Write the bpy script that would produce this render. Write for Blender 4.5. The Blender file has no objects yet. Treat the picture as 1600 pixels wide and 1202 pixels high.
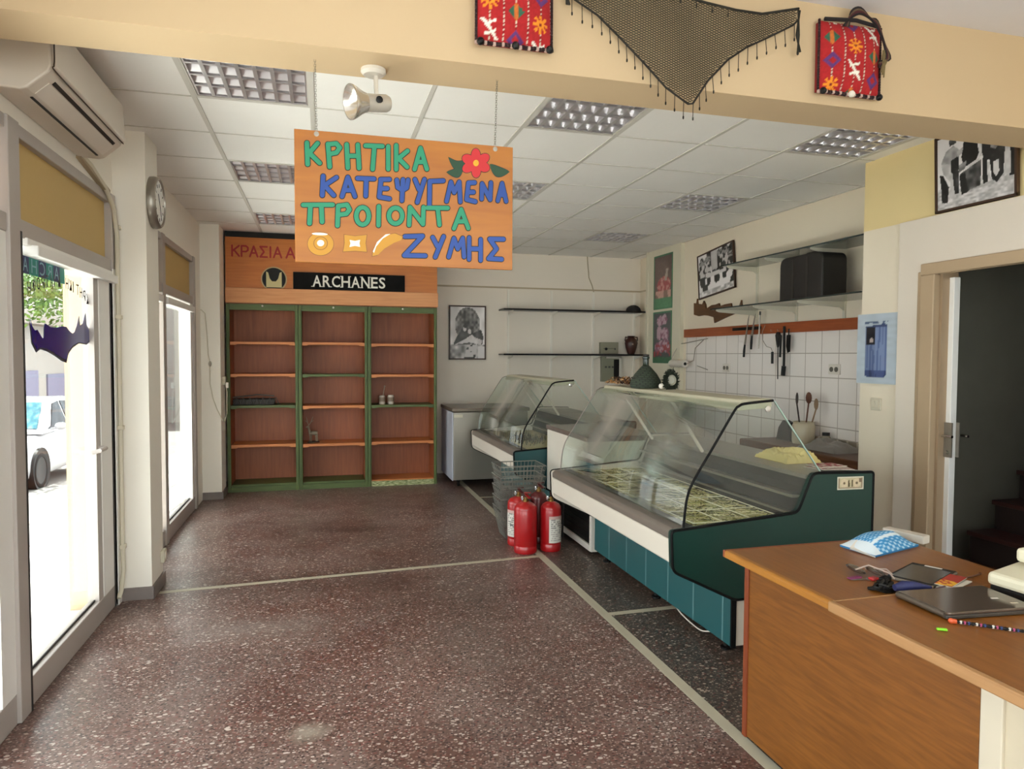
import bpy, bmesh, math, random
from mathutils import Vector, Matrix
random.seed(7)
SC = bpy.context.scene
COL = SC.collection
# ------------------------------------------------------------------ camera
F_PX, YAW, PITCH, ROLL = 1088.695, 0.265537563, 0.0409232954, 0.00473304144
def rot_m():
    cy, sy = math.cos(YAW), math.sin(YAW)
    A = Matrix(((cy, -sy, 0), (sy, cy, 0), (0, 0, 1)))
    B = Matrix(((1, 0, 0), (0, 0, -1), (0, 1, 0)))
    cp, sp = math.cos(PITCH), math.sin(PITCH)
    P = Matrix(((1, 0, 0), (0, cp, -sp), (0, sp, cp)))
    cr, sr = math.cos(ROLL), math.sin(ROLL)
    Q = Matrix(((cr, -sr, 0), (sr, cr, 0), (0, 0, 1)))
    return Q @ P @ B @ A
cam_d = bpy.data.cameras.new('camera')
cam = bpy.data.objects.new('camera', cam_d)
COL.objects.link(cam)
cam_d.sensor_width = 36.0
cam_d.lens = F_PX / 1600 * 36.0
cam_d.clip_start = 0.02
cam.matrix_world = Matrix.Translation((0, 0, 1.5)) @ (rot_m().transposed() @ Matrix.Diagonal((1, -1, -1))).to_4x4()
SC.camera = cam
# ------------------------------------------------------------------ light
W = bpy.data.worlds.new('world')
SC.world = W
W.use_nodes = True
bg = W.node_tree.nodes['Background']
bg.inputs['Color'].default_value = (1.0, 0.955, 1.0, 1)
bg.inputs['Strength'].default_value = 4.5
sun_d = bpy.data.lights.new('sun', 'SUN')
sun_d.energy = 26.0
sun_d.angle = 0.01
sun_d.color = (1.0, 0.955, 0.95)
sun = bpy.data.objects.new('sun', sun_d)
COL.objects.link(sun)
sun.location = (-3, 12, 9)
sun.rotation_euler = Vector((0.03, -0.5, -0.87)).to_track_quat('-Z', 'Y').to_euler()
vs = SC.view_settings
vs.view_transform = 'Standard'
vs.look = 'None'
vs.exposure = 0.5
vs.gamma = 1.0
vs.use_curve_mapping = False
cy_ = SC.cycles
cy_.max_bounces = 10
cy_.diffuse_bounces = 6
cy_.glossy_bounces = 5
cy_.transparent_max_bounces = 24
cy_.transmission_bounces = 6
cy_.caustics_reflective = False
cy_.caustics_refractive = False
cy_.sample_clamp_indirect = 8.0
cy_.use_denoising = True

# ------------------------------------------------------------------ materials
def S(h):
    h = h.lstrip('#')
    c = [int(h[i:i + 2], 16) / 255 for i in (0, 2, 4)]
    return tuple(x / 12.92 if x <= 0.04045 else ((x + 0.055) / 1.055) ** 2.4 for x in c)
MATS = {}
def node_mat(name):
    m = bpy.data.materials.new(name)
    m.use_nodes = True
    nt = m.node_tree
    b = nt.nodes['Principled BSDF']
    return m, nt, b
def mat(name, hexc, rough=0.5, metal=0.0, vary=0.06, scale=6.0, bump=0.0, spec=0.5, coat=0.0):
    """plain procedural paint/plastic/metal with a little noise in colour"""
    if name in MATS: return MATS[name]
    m, nt, b = node_mat(name)
    c = S(hexc)
    N, L = nt.nodes, nt.links
    tc = N.new('ShaderNodeTexCoord')
    nz = N.new('ShaderNodeTexNoise'); nz.inputs['Scale'].default_value = scale; nz.inputs['Detail'].default_value = 5
    L.new(tc.outputs['Object'], nz.inputs['Vector'])
    mx = N.new('ShaderNodeMix'); mx.data_type = 'RGBA'
    mx.inputs['A'].default_value = (*[max(0, x * (1 - vary)) for x in c], 1)
    mx.inputs['B'].default_value = (*[min(1, x * (1 + vary)) for x in c], 1)
    L.new(nz.outputs['Fac'], mx.inputs['Factor'])
    L.new(mx.outputs['Result'], b.inputs['Base Color'])
    b.inputs['Roughness'].default_value = rough
    b.inputs['Metallic'].default_value = metal
    b.inputs['Specular IOR Level'].default_value = spec
    b.inputs['Coat Weight'].default_value = coat
    if bump:
        bp = N.new('ShaderNodeBump'); bp.inputs['Strength'].default_value = bump; bp.inputs['Distance'].default_value = 0.004
        nz2 = N.new('ShaderNodeTexNoise'); nz2.inputs['Scale'].default_value = scale * 14
        L.new(tc.outputs['Object'], nz2.inputs['Vector']); L.new(nz2.outputs['Fac'], bp.inputs['Height'])
        L.new(bp.outputs['Normal'], b.inputs['Normal'])
    MATS[name] = m
    return m
def wood(name, h1, h2, axis='X', scale=5.0, rough=0.45, stretch=14.0, coat=0.0):
    if name in MATS: return MATS[name]
    m, nt, b = node_mat(name)
    N, L = nt.nodes, nt.links
    tc = N.new('ShaderNodeTexCoord')
    mp = N.new('ShaderNodeMapping')
    s = [stretch] * 3; s['XYZ'.index(axis)] = 1.0
    mp.inputs['Scale'].default_value = s
    L.new(tc.outputs['Object'], mp.inputs['Vector'])
    nz = N.new('ShaderNodeTexNoise'); nz.inputs['Scale'].default_value = scale; nz.inputs['Detail'].default_value = 8; nz.inputs['Distortion'].default_value = 0.6
    L.new(mp.outputs['Vector'], nz.inputs['Vector'])
    n2 = N.new('ShaderNodeTexNoise'); n2.inputs['Scale'].default_value = 1.6; L.new(tc.outputs['Object'], n2.inputs['Vector'])
    add = N.new('ShaderNodeMath'); add.operation = 'MULTIPLY_ADD'; add.inputs[1].default_value = 0.75
    L.new(nz.outputs['Fac'], add.inputs[0])
    ml = N.new('ShaderNodeMath'); ml.operation = 'MULTIPLY'; ml.inputs[1].default_value = 0.25
    L.new(n2.outputs['Fac'], ml.inputs[0]); L.new(ml.outputs[0], add.inputs[2])
    cr = N.new('ShaderNodeValToRGB')
    cr.color_ramp.elements[0].position = 0.32; cr.color_ramp.elements[0].color = (*S(h1), 1)
    cr.color_ramp.elements[1].position = 0.68; cr.color_ramp.elements[1].color = (*S(h2), 1)
    L.new(add.outputs[0], cr.inputs['Fac'])
    L.new(cr.outputs['Color'], b.inputs['Base Color'])
    b.inputs['Roughness'].default_value = rough
    b.inputs['Coat Weight'].default_value = coat
    MATS[name] = m
    return m
def emat(name, hexc, strength):
    m, nt, b = node_mat(name)
    b.inputs['Base Color'].default_value = (*S(hexc), 1)
    b.inputs['Emission Color'].default_value = (*S(hexc), 1)
    b.inputs['Emission Strength'].default_value = strength
    return m
def glass_mat(name, tint='#eef6f2', ior=1.5, haze=0.0):
    m = bpy.data.materials.new(name); m.use_nodes = True
    nt = m.node_tree; N, L = nt.nodes, nt.links
    N.remove(N['Principled BSDF'])
    tr = N.new('ShaderNodeBsdfTransparent'); tr.inputs['Color'].default_value = (*S(tint), 1)
    gl = N.new('ShaderNodeBsdfGlossy'); gl.inputs['Roughness'].default_value = 0.02
    lw = N.new('ShaderNodeLayerWeight'); lw.inputs['Blend'].default_value = 0.5
    pw_ = N.new('ShaderNodeMath'); pw_.operation = 'POWER'; pw_.inputs[1].default_value = 5.0; L.new(lw.outputs['Facing'], pw_.inputs[0])
    r0 = ((ior - 1) / (ior + 1)) ** 2
    fr = N.new('ShaderNodeMath'); fr.operation = 'MULTIPLY_ADD'; fr.inputs[1].default_value = 1 - r0; fr.inputs[2].default_value = r0; L.new(pw_.outputs[0], fr.inputs[0])
    mx = N.new('ShaderNodeMixShader')
    L.new(fr.outputs[0], mx.inputs[0]); L.new(tr.outputs[0], mx.inputs[1]); L.new(gl.outputs[0], mx.inputs[2])
    out = mx
    if haze:
        df = N.new('ShaderNodeBsdfDiffuse'); df.inputs['Color'].default_value = (0.75, 0.78, 0.74, 1)
        tc = N.new('ShaderNodeTexCoord'); nz = N.new('ShaderNodeTexNoise'); nz.inputs['Scale'].default_value = 4
        L.new(tc.outputs['Object'], nz.inputs['Vector'])
        ml = N.new('ShaderNodeMath'); ml.operation = 'MULTIPLY'; ml.inputs[1].default_value = haze * 2
        L.new(nz.outputs['Fac'], ml.inputs[0])
        m2 = N.new('ShaderNodeMixShader'); L.new(ml.outputs[0], m2.inputs[0]); L.new(mx.outputs[0], m2.inputs[1]); L.new(df.outputs[0], m2.inputs[2])
        out = m2
    L.new(out.outputs[0], N['Material Output'].inputs['Surface'])
    return m
def terrazzo(name, base1, base2, chip, chip2, stains=()):
    m, nt, b = node_mat(name)
    N, L = nt.nodes, nt.links
    tc = N.new('ShaderNodeTexCoord')
    nz = N.new('ShaderNodeTexNoise'); nz.inputs['Scale'].default_value = 2.2; nz.inputs['Detail'].default_value = 6
    L.new(tc.outputs['Object'], nz.inputs['Vector'])
    base = N.new('ShaderNodeMix'); base.data_type = 'RGBA'
    base.inputs['A'].default_value = (*S(base1), 1); base.inputs['B'].default_value = (*S(base2), 1)
    cr0 = N.new('ShaderNodeValToRGB'); cr0.color_ramp.elements[0].position = 0.38; cr0.color_ramp.elements[1].position = 0.62
    L.new(nz.outputs['Fac'], cr0.inputs['Fac']); L.new(cr0.outputs['Color'], base.inputs['Factor'])
    cur = base
    def chips(scale, thr, colr, amt, seed):
        nonlocal cur
        v = N.new('ShaderNodeTexVoronoi'); v.inputs['Scale'].default_value = scale
        mp = N.new('ShaderNodeMapping'); mp.inputs['Location'].default_value = (seed, seed * 2, 0); mp.inputs['Scale'].default_value = (0.8, 1.15, 1.0); mp.inputs['Rotation'].default_value = (0, 0, seed)
        L.new(tc.outputs['Object'], mp.inputs['Vector']); L.new(mp.outputs['Vector'], v.inputs['Vector'])
        sp = N.new('ShaderNodeSeparateColor'); L.new(v.outputs['Color'], sp.inputs['Color'])
        g = N.new('ShaderNodeMath'); g.operation = 'GREATER_THAN'; g.inputs[1].default_value = thr; L.new(sp.outputs['Red'], g.inputs[0])
        d = N.new('ShaderNodeMath'); d.operation = 'LESS_THAN'; d.inputs[1].default_value = 0.42; L.new(v.outputs['Distance'], d.inputs[0])
        a = N.new('ShaderNodeMath'); a.operation = 'MULTIPLY'; L.new(g.outputs[0], a.inputs[0]); L.new(d.outputs[0], a.inputs[1])
        k = N.new('ShaderNodeMath'); k.operation = 'MULTIPLY'; k.inputs[1].default_value = amt; L.new(a.outputs[0], k.inputs[0])
        mx = N.new('ShaderNodeMix'); mx.data_type = 'RGBA'
        L.new(k.outputs[0], mx.inputs['Factor']); L.new(cur.outputs['Result'], mx.inputs['A']); mx.inputs['B'].default_value = (*S(colr), 1)
        cur = mx
    chips(95, 0.55, '#241917', 0.85, 1.3)
    chips(80, 0.60, chip2, 0.8, 2.1)
    chips(120, 0.78, chip, 0.55, 3.3)
    chips(70, 0.80, '#7a3f38', 0.6, 4.6)
    chips(72, 0.89, chip, 0.85, 5.7)
    chips(50, 0.955, chip, 0.9, 9.2)
    nb = N.new('ShaderNodeTexNoise'); nb.inputs['Scale'].default_value = 0.9; nb.inputs['Detail'].default_value = 4
    L.new(tc.outputs['Object'], nb.inputs['Vector'])
    cb = N.new('ShaderNodeValToRGB'); cb.color_ramp.elements[0].position = 0.35; cb.color_ramp.elements[0].color = (0.72, 0.70, 0.69, 1); cb.color_ramp.elements[1].position = 0.62; cb.color_ramp.elements[1].color = (1.06, 1.06, 1.06, 1)
    L.new(nb.outputs['Fac'], cb.inputs['Fac'])
    mb_ = N.new('ShaderNodeMix'); mb_.data_type = 'RGBA'; mb_.blend_type = 'MULTIPLY'; mb_.inputs['Factor'].default_value = 1.0
    L.new(cur.outputs['Result'], mb_.inputs['A']); L.new(cb.outputs['Color'], mb_.inputs['B']); cur = mb_
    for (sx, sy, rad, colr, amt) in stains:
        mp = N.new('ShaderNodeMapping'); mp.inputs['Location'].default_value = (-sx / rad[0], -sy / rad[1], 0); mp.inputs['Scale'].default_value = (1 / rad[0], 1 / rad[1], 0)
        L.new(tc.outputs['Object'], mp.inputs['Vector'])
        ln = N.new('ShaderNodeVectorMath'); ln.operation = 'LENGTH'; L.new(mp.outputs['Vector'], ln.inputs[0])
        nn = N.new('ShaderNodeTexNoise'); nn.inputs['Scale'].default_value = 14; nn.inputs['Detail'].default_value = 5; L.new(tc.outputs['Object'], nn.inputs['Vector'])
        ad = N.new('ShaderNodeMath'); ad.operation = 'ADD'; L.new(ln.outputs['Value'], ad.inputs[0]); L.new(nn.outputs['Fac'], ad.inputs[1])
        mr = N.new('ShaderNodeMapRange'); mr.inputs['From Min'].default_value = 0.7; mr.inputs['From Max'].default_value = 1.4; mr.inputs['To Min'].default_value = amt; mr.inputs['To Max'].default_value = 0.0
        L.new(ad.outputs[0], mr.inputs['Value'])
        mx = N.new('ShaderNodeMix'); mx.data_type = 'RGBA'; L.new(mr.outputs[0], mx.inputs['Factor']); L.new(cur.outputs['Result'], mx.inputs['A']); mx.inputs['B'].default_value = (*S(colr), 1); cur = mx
    L.new(cur.outputs['Result'], b.inputs['Base Color'])
    rr = N.new('ShaderNodeMapRange'); rr.inputs['To Min'].default_value = 0.22; rr.inputs['To Max'].default_value = 0.48
    n3 = N.new('ShaderNodeTexNoise'); n3.inputs['Scale'].default_value = 3.0; n3.inputs['Detail'].default_value = 6
    L.new(tc.outputs['Object'], n3.inputs['Vector']); L.new(n3.outputs['Fac'], rr.inputs['Value']); L.new(rr.outputs[0], b.inputs['Roughness'])
    return m
def attr_mat(name, rough=0.5, attr='Col', coat=0.0):
    if name in MATS: return MATS[name]
    m, nt, b = node_mat(name)
    a = nt.nodes.new('ShaderNodeVertexColor'); a.layer_name = attr
    nt.links.new(a.outputs['Color'], b.inputs['Base Color'])
    b.inputs['Roughness'].default_value = rough
    b.inputs['Coat Weight'].default_value = coat
    MATS[name] = m
    return m
def brick_mat(name, c1, c2, mortar, wx, wy, ms, plane='YZ', rough=0.25, off=0.0, loc=(0, 0, 0)):
    """grid of tiles; plane says which two object axes carry the grid"""
    m, nt, b = node_mat(name)
    N, L = nt.nodes, nt.links
    tc = N.new('ShaderNodeTexCoord')
    sp = N.new('ShaderNodeSeparateXYZ'); L.new(tc.outputs['Object'], sp.inputs[0])
    cb = N.new('ShaderNodeCombineXYZ')
    for k, ax in enumerate(plane):
        ad = N.new('ShaderNodeMath'); ad.operation = 'ADD'; ad.inputs[1].default_value = loc[k]
        L.new(sp.outputs[ax], ad.inputs[0]); L.new(ad.outputs[0], cb.inputs[k])
    bt = N.new('ShaderNodeTexBrick'); bt.offset = off
    bt.inputs['Scale'].default_value = 1.0
    bt.inputs['Brick Width'].default_value = wx; bt.inputs['Row Height'].default_value = wy
    bt.inputs['Mortar Size'].default_value = ms; bt.inputs['Mortar Smooth'].default_value = 0.2
    bt.inputs['Color1'].default_value = (*S(c1), 1); bt.inputs['Color2'].default_value = (*S(c2), 1); bt.inputs['Mortar'].default_value = (*S(mortar), 1)
    L.new(cb.outputs[0], bt.inputs['Vector']); L.new(bt.outputs['Color'], b.inputs['Base Color'])
    b.inputs['Roughness'].default_value = rough
    return m

M_cream = mat('cream_wall_paint', '#f3ede2', 0.75, vary=0.03, scale=1.6, bump=0.05)
M_creamR = mat('warm_cream_paint', '#e8dcc8', 0.75, vary=0.03, scale=1.6, bump=0.05)
M_creamwhite = mat('white_wall_paint', '#e0d5c8', 0.75, vary=0.03, scale=1.4, bump=0.05)
M_yellow = mat('yellow_wall_paint', '#e3cd98', 0.75, vary=0.05, scale=1.5, bump=0.05)
M_beam = mat('beam_paint', '#c3aa88', 0.75, vary=0.04, scale=1.3, bump=0.05)
M_backwall = mat('back_wall_paint', '#efe5d8', 0.75, vary=0.03, scale=1.4, bump=0.05)
M_tile = mat('ceiling_panel', '#f4f2ef', 0.9, vary=0.04, scale=2.0, bump=0.25)
M_tbar = mat('ceiling_runner', '#cfcbc4', 0.6, vary=0.02)
M_near_ceiling = mat('near_ceiling_paint', '#d8d4d8', 0.8, vary=0.02)
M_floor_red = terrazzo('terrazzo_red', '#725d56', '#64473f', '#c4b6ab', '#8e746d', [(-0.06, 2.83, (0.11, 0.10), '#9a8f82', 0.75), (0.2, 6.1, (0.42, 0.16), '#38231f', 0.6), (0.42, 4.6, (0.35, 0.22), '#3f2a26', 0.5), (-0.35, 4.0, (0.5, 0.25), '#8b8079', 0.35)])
M_floor_dark = terrazzo('terrazzo_dark', '#50453f', '#463a34', '#b0a08f', '#6d6056')
M_strip = mat('floor_inlay', '#b5ad98', 0.5, vary=0.1, scale=9)
M_skirt = mat('grey_skirting', '#7e7470', 0.5, vary=0.12, scale=14)
M_alu = mat('aluminium_frame', '#b3aaa4', 0.45, metal=0.1, vary=0.05)
M_alu_white = mat('white_frame', '#efece8', 0.45, vary=0.03)
M_alu_dark = mat('dark_gasket', '#2a2522', 0.6, vary=0.05)
M_panel = mat('transom_board', '#c9aa6c', 0.6, vary=0.05, scale=2)
M_white = mat('white_plastic', '#d9d2c8', 0.35, vary=0.02)
M_glass = glass_mat('window_glass', '#f4fbf8', 1.5)
M_caseglass = glass_mat('case_glass', '#f8fbf9', 1.5, haze=0.010)
M_shelfglass = glass_mat('shelf_glass', '#9fb8b0', 1.5, haze=0.12)
M_black = mat('black_plastic', '#110f0f', 0.5, vary=0.1, spec=0.3)
M_rubber = mat('black_rubber', '#0b0a0a', 0.7, vary=0.1, spec=0.2)
M_chrome = mat('chrome', '#d8d8d8', 0.12, metal=1.0, vary=0.02)
M_steel = mat('brushed_steel', '#9b948a', 0.35, metal=0.75, vary=0.10, scale=2.5)
M_darksteel = mat('dark_steel', '#35312d', 0.4, metal=0.2, vary=0.1)
M_red = mat('red_paint', '#a81318', 0.3, vary=0.05, coat=0.3)
M_darkred = mat('dark_red_paint', '#5a1416', 0.35, vary=0.08, coat=0.2)
M_orange = wood('orange_ply', '#b56424', '#c8782f', 'X', 3.0, 0.4)
M_cab = wood('cabinet_wood', '#8a4a2a', '#a35c34', 'Z', 3.0, 0.5)
M_shelfw = wood('shelf_wood', '#b86a36', '#cf8448', 'X', 3.0, 0.45)
M_plank = wood('plank_wood', '#c98450', '#dc9c66', 'X', 3.0, 0.45)
M_green = wood('green_stain', '#414d24', '#586834', 'Z', 3.0, 0.5)
M_greenx = wood('green_stain_across', '#414d24', '#586834', 'X', 3.0, 0.5)
M_desk = wood('desk_oak', '#6a3e14', '#86521f', 'Y', 7.0, 0.38, 12.0)
M_desktop = wood('desk_top', '#774618', '#8d5824', 'Y', 4.0, 0.35, 12.0)
M_lip = wood('desk_lip', '#9a7046', '#a87e54', 'Y', 4.0, 0.45)
M_deskend = wood('desk_end', '#6e3018', '#8a4424', 'Z', 4.0, 0.4)
M_rail = wood('rail_wood', '#8e431d', '#a8552a', 'Y', 4.0, 0.45)
M_greenpanel = mat('dark_green_laminate', '#14352e', 0.35, vary=0.12, scale=3)
M_teal = mat('teal_laminate', '#1c484b', 0.35, vary=0.12, scale=3)
M_tealtile = brick_mat('teal_tile', '#2c6f74', '#286468', '#5f9093', 0.2, 2.0, 0.006, 'YZ', 0.3, 0.0, (0.02, 0.3))
M_casewhite = mat('case_white', '#dcd3c6', 0.4, vary=0.03)
M_bumper = mat('bumper_brown', '#7d726a', 0.4, metal=0.2, vary=0.08)
M_deck = None
M_splash = brick_mat('white_wall_tile', '#ddd6d0', '#d8d0ca', '#b3aaa2', 0.203, 0.203, 0.004, 'YZ', 0.22, 0.0, (0.0, 0.12))
M_print = attr_mat('print', 0.35, coat=0.3)
M_paper = attr_mat('paper_print', 0.7)
M_cloth = attr_mat('woven_cloth', 0.9)
M_frame = mat('brown_picture_frame', '#3d2517', 0.45, vary=0.1)
M_cable = mat('cream_cable', '#cfc6b2', 0.5, vary=0.03)

# ------------------------------------------------------------------ mesh builder
class MB:
    def __init__(s):
        s.v = []; s.f = []; s.mi = []; s.col = None
    def add(s, verts, faces, mi=0):
        o = len(s.v)
        s.v.extend([tuple(p) for p in verts])
        for f in faces:
            s.f.append([i + o for i in f]); s.mi.append(mi)
        return s
    def box(s, x0, x1, y0, y1, z0, z1, mi=0):
        if x0 > x1: x0, x1 = x1, x0
        if y0 > y1: y0, y1 = y1, y0
        if z0 > z1: z0, z1 = z1, z0
        v = [(x0, y0, z0), (x1, y0, z0), (x1, y1, z0), (x0, y1, z0), (x0, y0, z1), (x1, y0, z1), (x1, y1, z1), (x0, y1, z1)]
        return s.add(v, [(0, 3, 2, 1), (4, 5, 6, 7), (0, 1, 5, 4), (1, 2, 6, 5), (2, 3, 7, 6), (3, 0, 4, 7)], mi)
    def obox(s, c, size, rot, mi=0):
        """oriented box: centre, full sizes, rotation matrix (3x3) or euler"""
        R = rot if isinstance(rot, Matrix) else Matrix.Rotation(0, 3, 'X')
        hx, hy, hz = [k / 2 for k in size]
        v = []
        for (a, b_, d) in ((-1, -1, -1), (1, -1, -1), (1, 1, -1), (-1, 1, -1), (-1, -1, 1), (1, -1, 1), (1, 1, 1), (-1, 1, 1)):
            v.append(Vector(c) + R @ Vector((a * hx, b_ * hy, d * hz)))
        return s.add(v, [(0, 3, 2, 1), (4, 5, 6, 7), (0, 1, 5, 4), (1, 2, 6, 5), (2, 3, 7, 6), (3, 0, 4, 7)], mi)
    def prism(s, poly, axis, a0, a1, mi=0):
        """polygon of 2D points extruded along axis; X:(y,z) Y:(x,z) Z:(x,y)"""
        def P(p, a):
            return {'X': (a, p[0], p[1]), 'Y': (p[0], a, p[1]), 'Z': (p[0], p[1], a)}[axis]
        n = len(poly)
        v = [P(p, a0) for p in poly] + [P(p, a1) for p in poly]
        f = [list(range(n))[::-1], list(range(n, 2 * n))] + [(i, (i + 1) % n, n + (i + 1) % n, n + i) for i in range(n)]
        return s.add(v, f, mi)
    def quad(s, a, b, c, d, mi=0):
        return s.add([a, b, c, d], [(0, 1, 2, 3)], mi)
    def tube(s, pts, r, n=8, cap=True, mi=0, closed=False):
        pts = [Vector(p) for p in pts]
        k = len(pts)
        rs = r if isinstance(r, (list, tuple)) else [r] * k
        v = []; up = None
        for i, p in enumerate(pts):
            if closed: d = pts[(i + 1) % k] - pts[i - 1]
            else: d = pts[min(i + 1, k - 1)] - pts[max(i - 1, 0)]
            if d.length < 1e-9: d = Vector((0, 0, 1))
            d.normalize()
            if up is None:
                up = d.orthogonal().normalized()
            else:
                up = (up - d * up.dot(d))
                up = up.normalized() if up.length > 1e-6 else d.orthogonal().normalized()
            w = d.cross(up)
            for j in range(n):
                a = 2 * math.pi * j / n
                v.append(p + (up * math.cos(a) + w * math.sin(a)) * rs[i])
        f = []
        for i in range(k if closed else k - 1):
            i2 = (i + 1) % k
            for j in range(n):
                j2 = (j + 1) % n
                f.append((i * n + j, i * n + j2, i2 * n + j2, i2 * n + j))
        if cap and not closed:
            f.append(list(range(n))[::-1]); f.append([(k - 1) * n + j for j in range(n)])
        return s.add(v, f, mi)
    def lathe(s, prof, c, n=24, axis=Vector((0, 0, 1)), mi=0, arc=None):
        axis = Vector(axis).normalized()
        u = axis.orthogonal().normalized(); w = axis.cross(u)
        if abs(axis.z) > 0.99: u, w = Vector((1, 0, 0)), Vector((0, 1, 0)) * (1 if axis.z > 0 else -1)
        c = Vector(c); v = []
        for (r, z) in prof:
            for j in range(n):
                a = 2 * math.pi * j / n
                v.append(c + axis * z + (u * math.cos(a) + w * math.sin(a)) * r)
        f = []
        for i in range(len(prof) - 1):
            for j in range(n):
                j2 = (j + 1) % n
                f.append((i * n + j, i * n + j2, (i + 1) * n + j2, (i + 1) * n + j))
        if prof[0][0] > 1e-6: f.append(list(range(n))[::-1])
        if prof[-1][0] > 1e-6: f.append([(len(prof) - 1) * n + j for j in range(n)])
        return s.add(v, f, mi)
    def ball(s, c, r, n=12, mi=0):
        rx, ry, rz = r if isinstance(r, (list, tuple)) else (r, r, r)
        m = n // 2
        v = []; f = []
        for i in range(m + 1):
            t = math.pi * i / m
            for j in range(n):
                a = 2 * math.pi * j / n
                v.append((c[0] + rx * math.sin(t) * math.cos(a), c[1] + ry * math.sin(t) * math.sin(a), c[2] + rz * math.cos(t)))
        for i in range(m):
            for j in range(n):
                j2 = (j + 1) % n
                f.append((i * n + j, (i + 1) * n + j, (i + 1) * n + j2, i * n + j2))
        return s.add(v, f, mi)
    def build(s, name, mats, parent=None, smooth=False, bevel=0.0, loc=None, kind=None, label=None, weld=True):
        if not isinstance(mats, (list, tuple)): mats = [mats]
        if parent is not None:
            o0 = Vector(parent['_o'])
        elif loc is not None:
            o0 = Vector(loc)
        else:
            xs = [p[0] for p in s.v]; ys = [p[1] for p in s.v]; zs = [p[2] for p in s.v]
            o0 = Vector(((min(xs) + max(xs)) / 2, (min(ys) + max(ys)) / 2, min(zs)))
        me = bpy.data.meshes.new(name)
        me.from_pydata([tuple(Vector(p) - o0) for p in s.v], [], s.f)
        for m in mats: me.materials.append(m)
        for p, mi in zip(me.polygons, s.mi):
            p.material_index = min(mi, len(mats) - 1)
        bm = bmesh.new(); bm.from_mesh(me)
        if weld: bmesh.ops.remove_doubles(bm, verts=bm.verts, dist=1e-6)
        bmesh.ops.recalc_face_normals(bm, faces=bm.faces)
        bm.to_mesh(me); bm.free()
        if smooth:
            for p in me.polygons: p.use_smooth = True
            try: me.set_sharp_from_angle(angle=math.radians(38))
            except Exception: pass
        me.update()
        o = bpy.data.objects.new(name, me)
        COL.objects.link(o)
        if parent is not None:
            o.parent = parent; o['_o'] = tuple(o0)
        else:
            o.location = o0; o['_o'] = tuple(o0)
        if bevel:
            md = o.modifiers.new('edge', 'BEVEL'); md.width = bevel; md.segments = 2; md.limit_method = 'ANGLE'; md.angle_limit = math.radians(40)
        if kind: o['kind'] = kind
        if label: o['label'] = label
        return o
def thing(name, label, cat, loc, group=None):
    o = bpy.data.objects.new(name, None)
    o.empty_display_size = 0.05
    COL.objects.link(o)
    o.location = loc; o['_o'] = tuple(loc)
    o['label'] = label; o['category'] = cat
    if group: o['group'] = group
    return o
def tag(o, label, cat, group=None):
    o['label'] = label; o['category'] = cat
    if group: o['group'] = group
    return o
def dup(root, loc, label=None, rotz=0.0):
    r = root.copy(); COL.objects.link(r); r.location = loc; r.rotation_euler = (0, 0, rotz)
    if label: r['label'] = label
    for ch in list(root.children):
        c = ch.copy(); COL.objects.link(c); c.parent = r
        for g in list(ch.children):
            d = g.copy(); COL.objects.link(d); d.parent = c
    return r
def struct(mb, name, m, **k):
    return mb.build(name, m, kind='structure', loc=k.pop('loc', (0, 0, 0)), **k)

# ---- printed pictures: a grid of vertices coloured from a small painter
def hnoise(x, y, seed=0):
    def h(i, j):
        n = (i * 374761393 + j * 668265263 + seed * 1442695041) & 0xffffffff
        n = ((n ^ (n >> 13)) * 1274126177) & 0xffffffff
        return ((n ^ (n >> 16)) & 0xffff) / 65535.0
    i, j = math.floor(x), math.floor(y); fx, fy = x - i, y - j
    fx = fx * fx * (3 - 2 * fx); fy = fy * fy * (3 - 2 * fy)
    return (h(i, j) * (1 - fx) + h(i + 1, j) * fx) * (1 - fy) + (h(i, j + 1) * (1 - fx) + h(i + 1, j + 1) * fx) * fy
def inpoly(u, v, P):
    c = False; n = len(P)
    for i in range(n):
        x1, y1 = P[i]; x2, y2 = P[i - 1]
        if (y1 > v) != (y2 > v) and u < (x2 - x1) * (v - y1) / (y2 - y1) + x1: c = not c
    return c
def seg_d(u, v, a, b):
    dx, dy = b[0] - a[0], b[1] - a[1]
    t = max(0, min(1, ((u - a[0]) * dx + (v - a[1]) * dy) / (dx * dx + dy * dy + 1e-12)))
    return math.hypot(u - a[0] - t * dx, v - a[1] - t * dy)
def grid_print(name, fn, origin, du, dv, nx, ny, m, parent=None, depth=None, **k):
    """origin = bottom-left corner, du/dv = edge vectors, fn(u,v)->linear rgb, depth(u,v)=offset along normal"""
    o = Vector(origin); du = Vector(du); dv = Vector(dv); nrm = du.cross(dv).normalized()
    mb = MB(); cols = []
    vs_ = []
    for j in range(ny + 1):
        for i in range(nx + 1):
            u, v = i / nx, j / ny
            p = o + du * u + dv * v
            if depth: p = p + nrm * depth(u, v)
            vs_.append(p); cols.append(fn(u, v))
    fs = [(j * (nx + 1) + i, j * (nx + 1) + i + 1, (j + 1) * (nx + 1) + i + 1, (j + 1) * (nx + 1) + i) for j in range(ny) for i in range(nx)]
    mb.add(vs_, fs)
    ob = mb.build(name, m, parent, weld=False, **k)
    at = ob.data.color_attributes.new('Col', 'FLOAT_COLOR', 'POINT')
    for i, c in enumerate(cols): at.data[i].color = (*c, 1)
    return ob
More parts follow.
